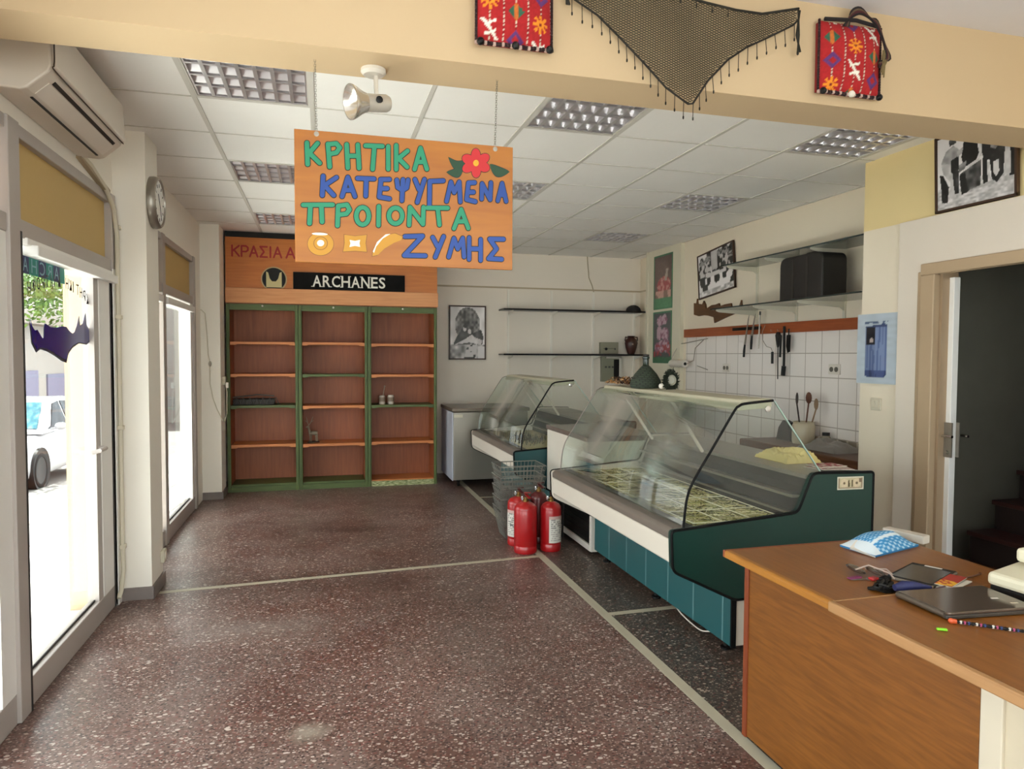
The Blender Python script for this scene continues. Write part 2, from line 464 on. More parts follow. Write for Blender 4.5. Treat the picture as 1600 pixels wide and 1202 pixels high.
def picture(name, label, fn, origin, du, dv, nx, ny, fw=0.015, th=0.02, framem=None, cat='picture', group=None):
    o = Vector(origin); u = Vector(du); v = Vector(dv); n = u.cross(v).normalized()
    uh, vh = u.normalized(), v.normalized()
    c = o + u * 0.5
    t = thing(name, label, cat, tuple(c), group)
    R = Matrix((uh, vh, n)).transposed()
    back = MB(); back.obox(o + u / 2 + v / 2 + n * (th * 0.35), (u.length, v.length, th * 0.5), R)
    back.build('backing', M_frame if framem is None else framem, t)
    if fw:
        fr = MB()
        for (cc, sz) in ((o + u / 2 + vh * fw / 2, (u.length, fw, th)), (o + u / 2 + v - vh * fw / 2, (u.length, fw, th)),
                         (o + v / 2 + uh * fw / 2, (fw, v.length, th)), (o + v / 2 + u - uh * fw / 2, (fw, v.length, th))):
            fr.obox(cc + n * (th * 0.5 + 0.001), sz, R)
        fr.build('frame', framem or M_frame, t)
    grid_print('print', fn, o + uh * fw + vh * fw + n * (th * 0.65), u - uh * 2 * fw, v - vh * 2 * fw, nx, ny, M_print, t)
    return t

def round_poly(P, r, n=4):
    out = []; k = len(P)
    for i in range(k):
        a, b, c = Vector(P[i - 1]), Vector(P[i]), Vector(P[(i + 1) % k])
        d1, d2 = (a - b), (c - b); l1, l2 = d1.length, d2.length
        rr = min(r if not isinstance(r, dict) else r.get(i, 0.012), l1 * 0.45, l2 * 0.45)
        p, q = b + d1 / l1 * rr, b + d2 / l2 * rr
        for j in range(n + 1):
            t = j / n; out.append(tuple((1 - t) ** 2 * p + 2 * t * (1 - t) * b + t * t * q))
    return out
def smooth_path(P, n=6):
    P = [Vector(p) for p in P]; out = []
    for i in range(len(P) - 1):
        p0, p1, p2, p3 = P[max(i - 1, 0)], P[i], P[i + 1], P[min(i + 2, len(P) - 1)]
        for j in range(n):
            t = j / n
            out.append(tuple(0.5 * ((2 * p1) + (p2 - p0) * t + (2 * p0 - 5 * p1 + 4 * p2 - p3) * t * t + (3 * p1 - p0 - 3 * p2 + p3) * t ** 3)))
    out.append(tuple(P[-1])); return out
# ---- lettering
def text_mesh(mb, body, tomap, w, h, bold=0.0, mi=0, mirror=False):
    cu = bpy.data.curves.new('lettering', 'FONT'); cu.body = body; cu.size = 1.0; cu.offset = bold; cu.resolution_u = 3
    ob = bpy.data.objects.new('lettering_tmp', cu); COL.objects.link(ob)
    bpy.context.view_layer.update()
    dg = bpy.context.evaluated_depsgraph_get()
    me = bpy.data.meshes.new_from_object(ob.evaluated_get(dg))
    vs_ = [v.co.copy() for v in me.vertices]; fs = [list(p.vertices) for p in me.polygons]
    bpy.data.objects.remove(ob); bpy.data.curves.remove(cu); bpy.data.meshes.remove(me)
    x0 = min(v.x for v in vs_); x1 = max(v.x for v in vs_); y0 = min(v.y for v in vs_); y1 = max(v.y for v in vs_)
    out = []
    for v in vs_:
        a = (v.x - x0) / (x1 - x0); b = (v.y - y0) / (y1 - y0)
        if mirror: a = 1 - a
        out.append(tomap(a * w, b * h))
    mb.add(out, fs, mi)
def stroke(mb, pts, w, tomap, mi=0):
    """flat brush stroke with round ends: one capsule per segment"""
    for a, b in zip(pts[:-1], pts[1:]):
        d = math.atan2(b[1] - a[1], b[0] - a[0])
        poly = []
        for k in range(7):
            t = d + math.pi / 2 + math.pi * k / 6; poly.append((a[0] + w / 2 * math.cos(t), a[1] + w / 2 * math.sin(t)))
        for k in range(7):
            t = d - math.pi / 2 + math.pi * k / 6; poly.append((b[0] + w / 2 * math.cos(t), b[1] + w / 2 * math.sin(t)))
        mb.add([tomap(*p) for p in poly], [list(range(14))], mi)
def ellipse_pts(cx, cy, rx, ry, n=20, a0=0, a1=2 * math.pi, rot=0):
    out = []
    for k in range(n + 1):
        t = a0 + (a1 - a0) * k / n
        x, y = rx * math.cos(t), ry * math.sin(t)
        out.append((cx + x * math.cos(rot) - y * math.sin(rot), cy + x * math.sin(rot) + y * math.cos(rot)))
    return out

# ================================================================== the setting
ZC = 2.83
fl = MB(); fl.box(-1.32, 1.575, -1.5, 8.9, -0.12, 0.0, 0); fl.box(1.575, 5.6, -1.5, 8.9, -0.12, 0.0, 1)
struct(fl, 'floor', [M_floor_red, M_floor_dark])
t1 = MB(); t1.box(1.548, 1.604, -1.4, 8.3, 0.0, 0.0015)
t1.prism([(-1.0, 4.735), (1.55, 4.91), (1.55, 4.955), (-1.0, 4.78)], 'Z', 0.0, 0.0015)
t1.prism([(1.604, 3.685), (2.3, 3.70), (2.3, 3.745), (1.604, 3.73)], 'Z', 0.0, 0.0015)
t1.box(1.604, 2.2, 7.14, 7.18, 0.0, 0.0015)
struct(t1, 'trim_1', M_strip)
# ceiling panels on their runners
GX = [-0.63 + 0.585 * k for k in range(9)]
GY = [2.745, 3.35] + [3.95 + 0.6035 * k for k in range(9)]
XS = [-1.32] + GX + [4.3]
YS = GY
LIGHT_CELLS = [(1, 1), (4, 1), (7, 1), (1, 4), (4, 4), (7, 4), (1, 7), (7, 7)]
ce = MB()
for i in range(len(XS) - 1):
    for j in range(len(YS) - 1):
        if (i, j) in LIGHT_CELLS: continue
        g = 0.001
        ce.box(XS[i] + g, XS[i + 1] - g, YS[j] + g, YS[j + 1] - g, ZC, ZC + 0.018)
struct(ce, 'ceiling', M_tile)
rn = MB()
for x in GX: rn.box(x - 0.012, x + 0.012, 2.74, 8.77, ZC - 0.005, ZC + 0.004)
for y in GY[1:-1]: rn.box(-1.2, 4.08, y - 0.006, y + 0.006, ZC - 0.003, ZC + 0.004)
struct(rn, 'trim_2', M_tbar)
nc = MB(); nc.box(-1.35, 3.75, -1.6, 2.5, 2.955, 3.05); struct(nc, 'ceiling_front', M_near_ceiling)
rf = MB(); rf.box(-1.4, 5.7, -1.7, 9.1, 3.05, 3.25); struct(rf, 'light_block_slab', M_cream)  # unseen slab added above the ceilings to block daylight from overhead
bmn = MB(); bmn.box(-1.32, 3.72, 2.5, 2.735, 2.55, 3.05); struct(bmn, 'beam', M_beam)
# left wall: header above the glazing, columns, solid end
wl = MB(); wl.box(-1.34, -1.2, -1.5, 8.9, 2.44, 3.05); wl.box(-1.34, -1.2, 7.36, 8.9, 0.0, 2.44)
struct(wl, 'wall_left', M_cream)
c1 = MB(); c1.box(-1.28, -1.02, 4.66, 4.975, 0.0, ZC); struct(c1, 'column', M_cream)
c2 = MB(); c2.box(-1.3, -1.015, 7.72, 8.04, 0.0, ZC); struct(c2, 'column.001', M_cream)
pc = MB(); pc.box(-1.64, -1.51, 5.2, 5.45, -0.5, 3.0); struct(pc, 'wall_outer_pier', mat('outer_pier_paint', '#c4ac8e', 0.8, vary=0.08, scale=2.5))
bs = MB()
bs.box(-1.19, -1.008, 4.645, 4.66, 0, 0.075); bs.box(-1.02, -1.006, 4.66, 4.985, 0, 0.075)
bs.box(-1.25, -1.0, 7.705, 7.72, 0, 0.075); bs.box(-1.015, -1.0, 7.72, 8.03, 0, 0.075)
struct(bs, 'baseboard_left', M_skirt)
# back wall with its thin moulding
wb = MB(); wb.box(-1.3, 4.4, 8.78, 8.95, 0, 3.05); struct(wb, 'wall_back', M_backwall)
mo = MB(); mo.box(1.3, 4.2, 8.765, 8.78, 2.375, 2.395); mo.box(4.19, 4.2, 8.2, 8.78, 2.375, 2.395); struct(mo, 'trim_3', mat('moulding_paint', '#bfae93', 0.6))
# right side: kitchen wall, poster panel, the projecting door wall
wr = MB(); wr.box(4.08, 4.25, 4.03, 8.2, 0, 3.05); wr.box(4.2, 4.4, 8.2, 8.9, 0, 3.05)
struct(wr, 'wall_right', M_creamR)
ts = MB(); ts.box(4.066, 4.08, 4.03, 7.27, 0.0, 1.722); struct(ts, 'wall_right_tiles', brick_mat('splash_tile', '#f0e9e5', '#ebe4df', '#b8aea6', 0.205, 0.205, 0.0045, 'YZ', 0.2, 0.0, (-4.79, -1.125)))
pp = MB(); pp.box(4.035, 4.08, 7.36, 8.19, 0, ZC); pp.box(4.02, 4.2, 8.19, 8.24, 0, ZC); struct(pp, 'wall_right_panel', mat('poster_panel_paint', '#ddd6c2', 0.6, vary=0.03))
yw = MB(); yw.box(3.6, 3.72, -1.5, 4.03, 2.364, 3.05); yw.box(3.72, 4.25, 3.9, 4.03, 2.364, 3.05); struct(yw, 'wall_right_upper', M_yellow)
pw = MB(); pw.box(3.6, 3.72, 3.69, 4.03, 0, 2.364); pw.box(3.72, 4.25, 3.9, 4.03, 0, 2.364); struct(pw, 'wall_right_pier', M_creamR)
dw = MB(); dw.box(3.572, 3.72, 3.45, 3.69, 0, 2.36); dw.box(3.572, 3.72, 2.55, 3.45, 2.06, 2.36); dw.box(3.572, 3.72, -1.5, 2.55, 0, 2.36)
struct(dw, 'wall_right_door', M_creamwhite)
br = MB(); br.box(3.585, 3.6, 3.70, 4.03, 0, 0.07); br.box(3.558, 3.572, 3.51, 3.69, 0, 0.07); struct(br, 'baseboard_right', mat('beige_skirting', '#b8a78c', 0.5))
# door 1: frame, sliding leaf edge, handles
M_doorframe = mat('door_frame_paint', '#b59d80', 0.45, vary=0.04)
dr = thing('door_1', 'beige door frame with slid back white leaf', 'door', (3.6, 3.4, 0)); dr['kind'] = 'structure'; del dr['category']
m = MB(); m.box(3.55, 3.60, 3.40, 3.50, 0, 2.005); m.box(3.549, 3.60, 2.5, 3.50, 2.005, 2.075); m.box(3.565, 3.58, 3.50, 3.535, 0, 2.03)
m.build('frame', M_doorframe, dr, bevel=0.006)
m = MB(); m.box(3.601, 3.72, 3.385, 3.449, 0, 2.02); m.box(3.601, 3.72, 2.551, 3.449, 2.02, 2.059); m.build('jamb', mat('door_jamb_paint', '#a58d72', 0.5), dr)
m = MB(); m.box(3.655, 3.70, 3.352, 3.40, 0.01, 1.985); m.build('leaf', M_alu_white, dr, bevel=0.003)
for sx, yy in ((3.648, -1), (3.704, 1)):
    m = MB(); m.box(sx - 0.004, sx + 0.004, 3.33, 3.39, 0.9, 1.11)
    h = m.build('handle_plate', M_steel, dr)
for sx in (3.615, 3.735):
    m = MB(); m.tube([(3.655 if sx < 3.65 else 3.70, 3.365, 1.03), (sx, 3.365, 1.03), (sx, 3.30, 1.03)], 0.009, 10); m.build('handle', M_chrome, dr, smooth=True)
m = MB(); m.lathe([(0.012, 0), (0.012, 0.02)], (3.63, 3.36, 0.93), 12, (1, 0, 0)); m.build('lock', M_steel, dr)
# the dark stairwell behind it
M_well = mat('stairwell_paint', '#8a877a', 0.85, vary=0.1)
sw = MB(); sw.box(5.55, 5.65, 1.4, 3.9, 0, 3.05); sw.box(3.72, 5.6, 3.82, 3.9, 0, 3.05); sw.box(3.72, 5.6, 1.4, 1.5, 0, 3.05); sw.box(3.72, 5.6, 1.5, 3.82, 2.75, 3.05)
struct(sw, 'wall_stairwell', M_well)
st = thing('staircase', 'dark reddish staircase rising in the unlit room behind the open door', 'stairs', (4.4, 2.9, 0))
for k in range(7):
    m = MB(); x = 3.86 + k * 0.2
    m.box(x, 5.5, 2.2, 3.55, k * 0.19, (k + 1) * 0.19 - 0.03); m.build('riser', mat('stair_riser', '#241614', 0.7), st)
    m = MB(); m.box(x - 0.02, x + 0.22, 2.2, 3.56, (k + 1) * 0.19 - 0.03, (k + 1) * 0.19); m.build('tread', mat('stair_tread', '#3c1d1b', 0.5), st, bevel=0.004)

# ------------------------------------------------------------------ glazing
def win(n, label, y0, y1, muls, zt=2.015, zh=2.44, sill=0.125):
    t = thing('window_%d' % n, label, 'window', (-1.22, (y0 + y1) / 2, 0)); t['kind'] = 'structure'; del t['category']
    m = MB()
    m.box(-1.265, -1.2, y0, y1, 0.0, sill)                       # bottom rail
    m.box(-1.27, -1.195, y0, y1, zt - 0.035, zt + 0.04)          # transom bar
    m.box(-1.27, -1.195, y0, y1, zh - 0.055, zh)                 # head
    for (a, b_, zz) in muls: m.box(-1.27, -1.185, a, b_, 0.0, zz)
    m.build('frame', M_alu, t, bevel=0.004)
    g = MB(); g.box(-1.236, -1.231, y0 + 0.01, y1 - 0.01, sill, zt - 0.03); g.build('glass', M_glass, t)
    p = MB(); p.box(-1.25, -1.225, y0 + 0.02, y1 - 0.02, zt + 0.04, zh - 0.05); p.build('transom_panel', M_panel, t)
    s = MB(); s.box(-1.231, -1.226, y0 + 0.02, y1 - 0.02, sill - 0.002, sill + 0.012); s.build('gasket', M_alu_dark, t)
    return t
w1 = win(1, 'tall shop window beside the round clock column', 3.19, 4.66, [(3.19, 3.30, 2.44), (4.585, 4.66, 2.44)])
m = MB(); m.box(-1.225, -1.185, 3.36, 4.58, 1.955, 1.985); m.box(-1.22, -1.16, 3.40, 4.60, 1.915, 1.96); m.build('blind_rail', M_alu_white, w1, bevel=0.004)
m = MB(); m.box(-1.25, -1.20, 4.365, 4.565, 0.125, 1.98); m.build('stile', M_alu_white, w1, bevel=0.003)
m = MB(); m.box(-1.262, -1.205, 4.285, 4.362, 0.125, 1.98); m.build('inner_stile', M_alu, w1)
m = MB(); m.box(-1.2, -1.183, 4.585, 4.655, 0.0, 2.0); m.build('jamb_cover', M_alu_white, w1)
m = MB(); m.box(-1.204, -1.196, 4.562, 4.585, 0.0, 2.0); m.box(-1.2, -1.183, 3.287, 3.302, 0.0, 2.0); m.build('edge_strip', M_alu_dark, w1)
m = MB(); m.tube([(-1.205, 4.33, 0.98), (-1.17, 4.33, 0.975), (-1.17, 4.22, 0.975), (-1.205, 4.22, 0.965)], 0.012, 8); m.build('handle', M_alu, w1, smooth=True)
w2 = win(2, 'narrow shop window between the two columns', 4.975, 7.36, [(5.93, 6.03, 2.44), (7.27, 7.36, 2.44)])
m = MB(); m.box(-1.225, -1.175, 6.06, 7.26, 1.90, 1.955); m.box(-1.225, -1.175, 5.1, 5.9, 1.9, 1.955); m.build('blind_rail', M_alu_white, w2, bevel=0.004)
m = MB(); m.box(-1.25, -1.2, 7.15, 7.27, 0.125, 1.98); m.box(-1.25, -1.2, 6.03, 6.1, 0.125, 1.98); m.build('stile', M_alu_white, w2)
w3 = win(3, 'shop window nearest the camera', -1.4, 3.19, [(-1.4, -1.33, 2.44), (0.85, 0.95, 2.44)])
m = MB(); m.box(-1.25, -1.2, 3.06, 3.19, 0.125, 1.98); m.build('stile', M_alu_white, w3)
# street front behind the camera
wf = MB(); wf.box(-1.34, 3.75, -1.6, -1.45, 2.85, 3.05); wf.box(3.3, 3.75, -1.6, -1.45, 0, 2.85); wf.box(-1.34, -1.2, -1.6, -1.4, 0, 2.85); struct(wf, 'wall_front', M_cream)
w4 = thing('window_4', 'wide street front glazing', 'window', (1, -1.5, 0)); w4['kind'] = 'structure'; del w4['category']
m = MB(); m.box(-1.2, 3.3, -1.56, -1.49, 0, 0.1); m.box(-1.2, 3.3, -1.56, -1.49, 2.77, 2.85)
for x in (-1.2, 0.3, 1.75, 3.22): m.box(x, x + 0.08, -1.56, -1.49, 0, 2.85)
m.build('frame', M_alu, w4)
m = MB(); m.box(-1.19, 3.29, -1.53, -1.525, 0.1, 2.77); m.build('glass', M_glass, w4)

# writing and decal on the glass of window 1 (read from the street, so mirrored in here)
def gl(off=0.0):
    return lambda a, b: (-1.2305 + off, a, b)
m = MB()
for k, (ya, yb, cidx) in enumerate([(3.36, 3.41, 0), (3.41, 3.495, 1), (3.495, 3.6, 0), (3.6, 3.69, 1), (3.69, 3.78, 0), (3.78, 3.865, 1), (3.865, 3.93, 0)]):
    m.quad((-1.2300, ya, 1.845), (-1.2300, yb, 1.845), (-1.2300, yb, 1.93), (-1.2300, ya, 1.93), cidx)
bands = [mat('banner_teal', '#1f8a7c', 0.5), mat('banner_navy', '#2a3060', 0.5)]
m.build('banner_decal', bands, w1)
m = MB()
for ch, ya in (('A', 3.79), ('R', 3.70), ('C', 3.615), ('H', 3.52), ('A', 3.43)):
    text_mesh(m, ch, lambda a, b, ya=ya: (-1.2294, ya + a, 1.855 + b), 0.06 if ch != 'A' or ya > 3.5 else 0.05, 0.06, mirror=True)
m.build('banner_lettering', mat('banner_letters', '#8fb7c4', 0.5), w1)
m = MB()
word = 'ΚΡΗΤΙΚΗ ΔΙΑΤΡΟΦΗ'
for k, ch in enumerate(word):
    if ch == ' ': continue
    u = k / (len(word) - 1)
    yy = 4.27 - u * 0.78; cz = 1.765 + 0.06 * (1 - (2 * u - 0.95) ** 2)
    text_mesh(m, ch, lambda a, b, yy=yy, cz=cz: (-1.2294, yy - 0.018 + a, cz + b), 0.038 if ch != 'Ι' else 0.012, 0.055, bold=0.012, mirror=True)
m.build('glass_lettering', mat('glass_letters', '#3a3430', 0.5), w1)
cr = [(3.48, 1.655), (3.50, 1.62), (3.53, 1.60), (3.56, 1.605), (3.60, 1.575), (3.625, 1.56), (3.64, 1.575), (3.645, 1.62), (3.66, 1.64), (3.72, 1.625), (3.80, 1.625), (3.88, 1.635),
      (3.94, 1.635), (3.98, 1.615), (4.03, 1.60), (4.06, 1.61), (4.10, 1.65), (4.13, 1.70), (4.145, 1.65), (4.20, 1.665), (4.235, 1.72), (4.25, 1.655), (4.30, 1.63), (4.32, 1.57), (4.24, 1.55),
      (4.12, 1.555), (4.02, 1.53), (3.96, 1.50), (3.93, 1.455), (3.86, 1.465), (3.77, 1.49), (3.68, 1.51), (3.60, 1.52), (3.55, 1.505), (3.50, 1.545)]
def crete_mesh(mb, P, x, th=0.001):
    mb.prism(P, 'X', x, x + th)
m = MB(); crete_mesh(m, [(3.0 + (a - 3.0) , b) for a, b in cr], -1.2305, 0.0008); m.build('island_decal_edge', mat('decal_edge', '#2a2a3c', 0.4), w1)
m = MB(); cx0 = sum(p[0] for p in cr) / len(cr); cz0 = sum(p[1] for p in cr) / len(cr)
crete_mesh(m, [(cx0 + (a - cx0) * 0.965, cz0 + (b - cz0) * 0.90 + 0.004) for a, b in cr], -1.2297, 0.0008); m.build('island_decal', mat('decal_blue', '#15117e', 0.15, vary=0.02), w1)

# ------------------------------------------------------------------ ceiling lights
M_refl = mat('louvre_aluminium', '#e4e2e6', 0.3, metal=0.75, vary=0.03)
M_tube = mat('fluorescent_tube', '#f2f2ee', 0.3)
def make_light(cx, cy, label):
    t = thing('ceiling_light', label, 'ceiling light', (cx, cy, ZC), 'louvred ceiling lights')
    hx, hy = 0.2925, 0.30
    m = MB(); w = 0.022
    m.box(cx - hx + 0.002, cx + hx - 0.002, cy - hy + 0.002, cy - hy + w, ZC - 0.004, ZC + 0.006); m.box(cx - hx + 0.002, cx + hx - 0.002, cy + hy - w, cy + hy - 0.002, ZC - 0.004, ZC + 0.006)
    m.box(cx - hx + 0.002, cx - hx + w, cy - hy + w, cy + hy - w, ZC - 0.004, ZC + 0.006); m.box(cx + hx - w, cx + hx - 0.002, cy - hy + w, cy + hy - w, ZC - 0.004, ZC + 0.006)
    m.build('frame', M_tbar, t)
    m = MB(); m.box(cx - hx + 0.01, cx + hx - 0.01, cy - hy + 0.01, cy + hy - 0.01, ZC + 0.085, ZC + 0.10)
    m.box(cx - hx + 0.004, cx - hx + 0.012, cy - hy, cy + hy, ZC + 0.006, ZC + 0.1); m.box(cx + hx - 0.012, cx + hx - 0.004, cy - hy, cy + hy, ZC + 0.006, ZC + 0.1)
    m.box(cx - hx, cx + hx, cy - hy + 0.004, cy - hy + 0.012, ZC + 0.006, ZC + 0.1); m.box(cx - hx, cx + hx, cy + hy - 0.012, cy + hy - 0.004, ZC + 0.006, ZC + 0.1)
    m.build('housing', M_white, t)
    ix, iy = hx - w, hy - w
    rows, cols = 4, 7
    rd = 2 * iy / rows
    m = MB()
    for r in range(rows):                                 # parabolic troughs
        yc = cy - iy + rd * (r + 0.5)
        prof = []
        for k in range(9):
            a = -1 + 2 * k / 8
            prof.append((yc + a * rd * 0.5, ZC + 0.004 + 0.055 * (1 - abs(a) ** 2.2)))
        n = len(prof)
        m.add([(cx - ix, y, z) for y, z in prof] + [(cx + ix, y, z) for y, z in prof], [(i, i + 1, n + i + 1, n + i) for i in range(n - 1)])
    m.build('reflector', M_refl, t, smooth=True)
    m = MB()
    cd = 2 * ix / cols
    for c in range(cols + 1):
        x = cx - ix + cd * c
        m.prism([(x - 0.009, ZC + 0.001), (x + 0.009, ZC + 0.001), (x + 0.002, ZC + 0.045), (x - 0.002, ZC + 0.045)], 'Y', cy - iy, cy + iy)
    for r in range(rows + 1):
        y = cy - iy + rd * r
        m.prism([(y - 0.009, ZC + 0.001), (y + 0.009, ZC + 0.001), (y + 0.002, ZC + 0.03), (y - 0.002, ZC + 0.03)], 'X', cx - ix, cx + ix)
    m.build('louvre', M_refl, t)
    for r in range(rows):
        yc = cy - iy + rd * (r + 0.5)
        m = MB(); m.tube([(cx - ix, yc, ZC + 0.04), (cx + ix, yc, ZC + 0.04)], 0.008, 8); m.build('tube', M_tube, t, smooth=True)
    return t
LL = {(1, 1): 'square louvred ceiling light nearest the air conditioner', (4, 1): 'square louvred ceiling light by the beam, above the fringed net',
      (7, 1): 'brightest square louvred ceiling light, by the yellow wall above the door', (1, 4): 'louvred ceiling light left of the painted sign, above the clock level',
      (4, 4): 'louvred ceiling light half hidden by the right edge of the painted sign', (7, 4): 'louvred ceiling light in the middle of the row over the kitchen side',
      (1, 7): 'farthest louvred ceiling light on the window side, near the wine cabinet', (7, 7): 'farthest louvred ceiling light over the kitchen side, near the back wall'}
lt0 = None
for (i, j) in LIGHT_CELLS:
    cx, cy = (XS[i] + XS[i + 1]) / 2, (YS[j] + YS[j + 1]) / 2
    if lt0 is None: lt0 = make_light(cx, cy, LL[(i, j)])
    else: dup(lt0, (cx, cy, ZC), LL[(i, j)])

# ------------------------------------------------------------------ air conditioner, clock, cables on the left
t = thing('air_conditioner', 'white wall mounted air conditioner under the beam above the window', 'air conditioner', (-1.1, 3.57, 2.5))
prof = [(-1.2, 2.79), (-1.03, 2.79), (-1.0, 2.775), (-0.99, 2.60), (-1.0, 2.575), (-1.075, 2.508), (-1.10, 2.50), (-1.2, 2.505)]
m = MB(); m.prism(prof, 'Y', 3.07, 4.06); m.build('body', mat('ac_white', '#d8cdc0', 0.4, vary=0.02), t, bevel=0.008)
m = MB(); m.prism([(-1.03, 2.795), (-0.985, 2.78), (-0.978, 2.60), (-0.992, 2.588), (-1.0, 2.6), (-1.0, 2.77)], 'Y', 3.085, 4.055); m.build('front_panel', mat('ac_front', '#dfd5c9', 0.35, vary=0.02), t, bevel=0.005)
m = MB()
m.prism([(-1.018, 2.5565), (-1.006, 2.567), (-1.008, 2.570), (-1.02, 2.559)], 'Y', 3.16, 3.98)
m.prism([(-1.095, 2.4985), (-1.085, 2.4985), (-1.085, 2.503), (-1.095, 2.503)], 'Y', 3.16, 3.98); m.build('vent', M_alu_dark, t)
m = MB(); m.tube(smooth_path([(-1.0, 3.081, 2.79), (-0.985, 3.081, 2.74), (-0.983, 3.081, 2.63), (-0.985, 3.082, 2.602), (-0.988, 3.11, 2.589), (-0.988, 3.5, 2.588), (-0.988, 4.055, 2.588)], 4), 0.0028, 6); m.build('seam', mat('seam_dark', '#4a3c30', 0.6), t)
m = MB(); m.prism([(-1.07, 2.509), (-1.02, 2.553), (-1.022, 2.556), (-1.072, 2.512)], 'Y', 3.14, 4.0); m.build('louvre', mat('ac_louvre', '#e0d7cc', 0.35), t)
t = thing('clock', 'round silver wall clock on the side of the near column', 'clock', (-1.02, 4.82, 2.30))
ax = (1, 0, 0); cc = (-1.02, 4.825, 2.445)
m = MB(); m.lathe([(0.158, 0), (0.160, 0.02), (0.156, 0.04), (0.147, 0.05), (0.138, 0.05), (0.136, 0.04)], cc, 40, ax); m.build('rim', M_steel, t, smooth=True)
m = MB(); m.lathe([(0.0, 0.0405), (0.136, 0.0405), (0.136, 0.038)], cc, 40, ax); m.build('dial', mat('clock_dial', '#f0eeea', 0.4), t)
m = MB()
for k in range(12):
    a = k * math.pi / 6; cy2, cz2 = cc[1] + 0.105 * math.cos(a), cc[2] + 0.105 * math.sin(a)
    m.obox((cc[0] + 0.0425, cy2, cz2), (0.002, 0.02, 0.006), Matrix.Rotation(a, 3, 'X'))
m.build('hour_marks', M_black, t)
for nm, a, ln, wd in (('hour_hand', 2.2, 0.06, 0.009), ('minute_hand', -1.1, 0.09, 0.006)):
    m = MB(); m.obox((cc[0] + 0.044, cc[1] + math.cos(a) * ln / 2, cc[2] + math.sin(a) * ln / 2), (0.002, ln, wd), Matrix.Rotation(a, 3, 'X')); m.build(nm, M_black, t)
# condensate pipe of the air conditioner along the window jamb to the floor
t = thing('drain_pipe', 'beige drain pipe running down the window jamb beside the near column', 'pipe', (-1.17, 4.63, 0))
m = MB(); m.tube([(-1.18, 4.02, 2.52), (-1.18, 4.2, 2.50), (-1.18, 4.45, 2.44), (-1.175, 4.58, 2.36), (-1.17, 4.625, 2.2), (-1.17, 4.63, 1.2), (-1.17, 4.63, 0.32), (-1.165, 4.62, 0.2), (-1.17, 4.585, 0.09), (-1.175, 4.55, 0.05)], 0.013, 10); m.build('pipe', M_cable, t, smooth=True)
for z in (1.72, 1.06, 0.34, 2.25):
    m = MB(); m.box(-1.19, -1.152, 4.61, 4.652, z - 0.012, z + 0.012); m.build('clip', M_cable, t, bevel=0.003)
m = MB(); m.obox((-1.19, 4.28, 2.47), (0.03, 0.5, 0.03), Matrix.Rotation(-0.16, 3, 'X')); m.build('trunking', mat('trunking', '#9c8a6e', 0.6), t)
# wire and switch on the far column
t = thing('wall_cable', 'thin cream cable with inline knob crossing the far column face', 'cable', (-1.15, 7.71, 1.1))
m = MB(); m.tube([(-1.245, 7.712, 1.96), (-1.19, 7.712, 1.955), (-1.155, 7.712, 1.92), (-1.14, 7.712, 1.72), (-1.13, 7.712, 1.5), (-1.115, 7.712, 1.42), (-1.115, 7.712, 1.2), (-1.09, 7.712, 1.05), (-1.05, 7.712, 0.93), (-1.0, 7.712, 0.82), (-0.985, 7.72, 0.8), (-0.97, 7.8, 0.88), (-0.972, 7.85, 1.1), (-0.985, 7.86, 1.2)], 0.005, 6); m.build('wire', M_cable, t, smooth=True)
m = MB(); m.ball((-1.113, 7.708, 1.405), (0.016, 0.014, 0.03), 10); m.build('inline_knob', mat('grey_knob', '#a39a8a', 0.5), t, smooth=True)
t = thing('wall_socket', 'small cream socket on the far column edge beside the shelf unit', 'socket', (-1.015, 7.86, 1.2))
m = MB(); m.box(-1.015, -0.985, 7.82, 7.90, 1.18, 1.27); m.build('box', M_cable, t, bevel=0.006)
m = MB(); m.box(-0.985, -0.955, 7.84, 7.88, 1.15, 1.21); m.build('plug', M_white, t, bevel=0.004)
t = thing('wall_socket', 'low cream socket at the foot of the near column', 'socket', (-1.02, 4.93, 0.15))
m = MB(); m.box(-1.02, -0.995, 4.89, 4.97, 0.15, 0.23); m.build('box', M_cable, t, bevel=0.006)
m = MB(); m.lathe([(0.025, 0), (0.025, 0.004)], (-0.995, 4.93, 0.19), 14, (1, 0, 0)); m.build('outlet', M_white, t)

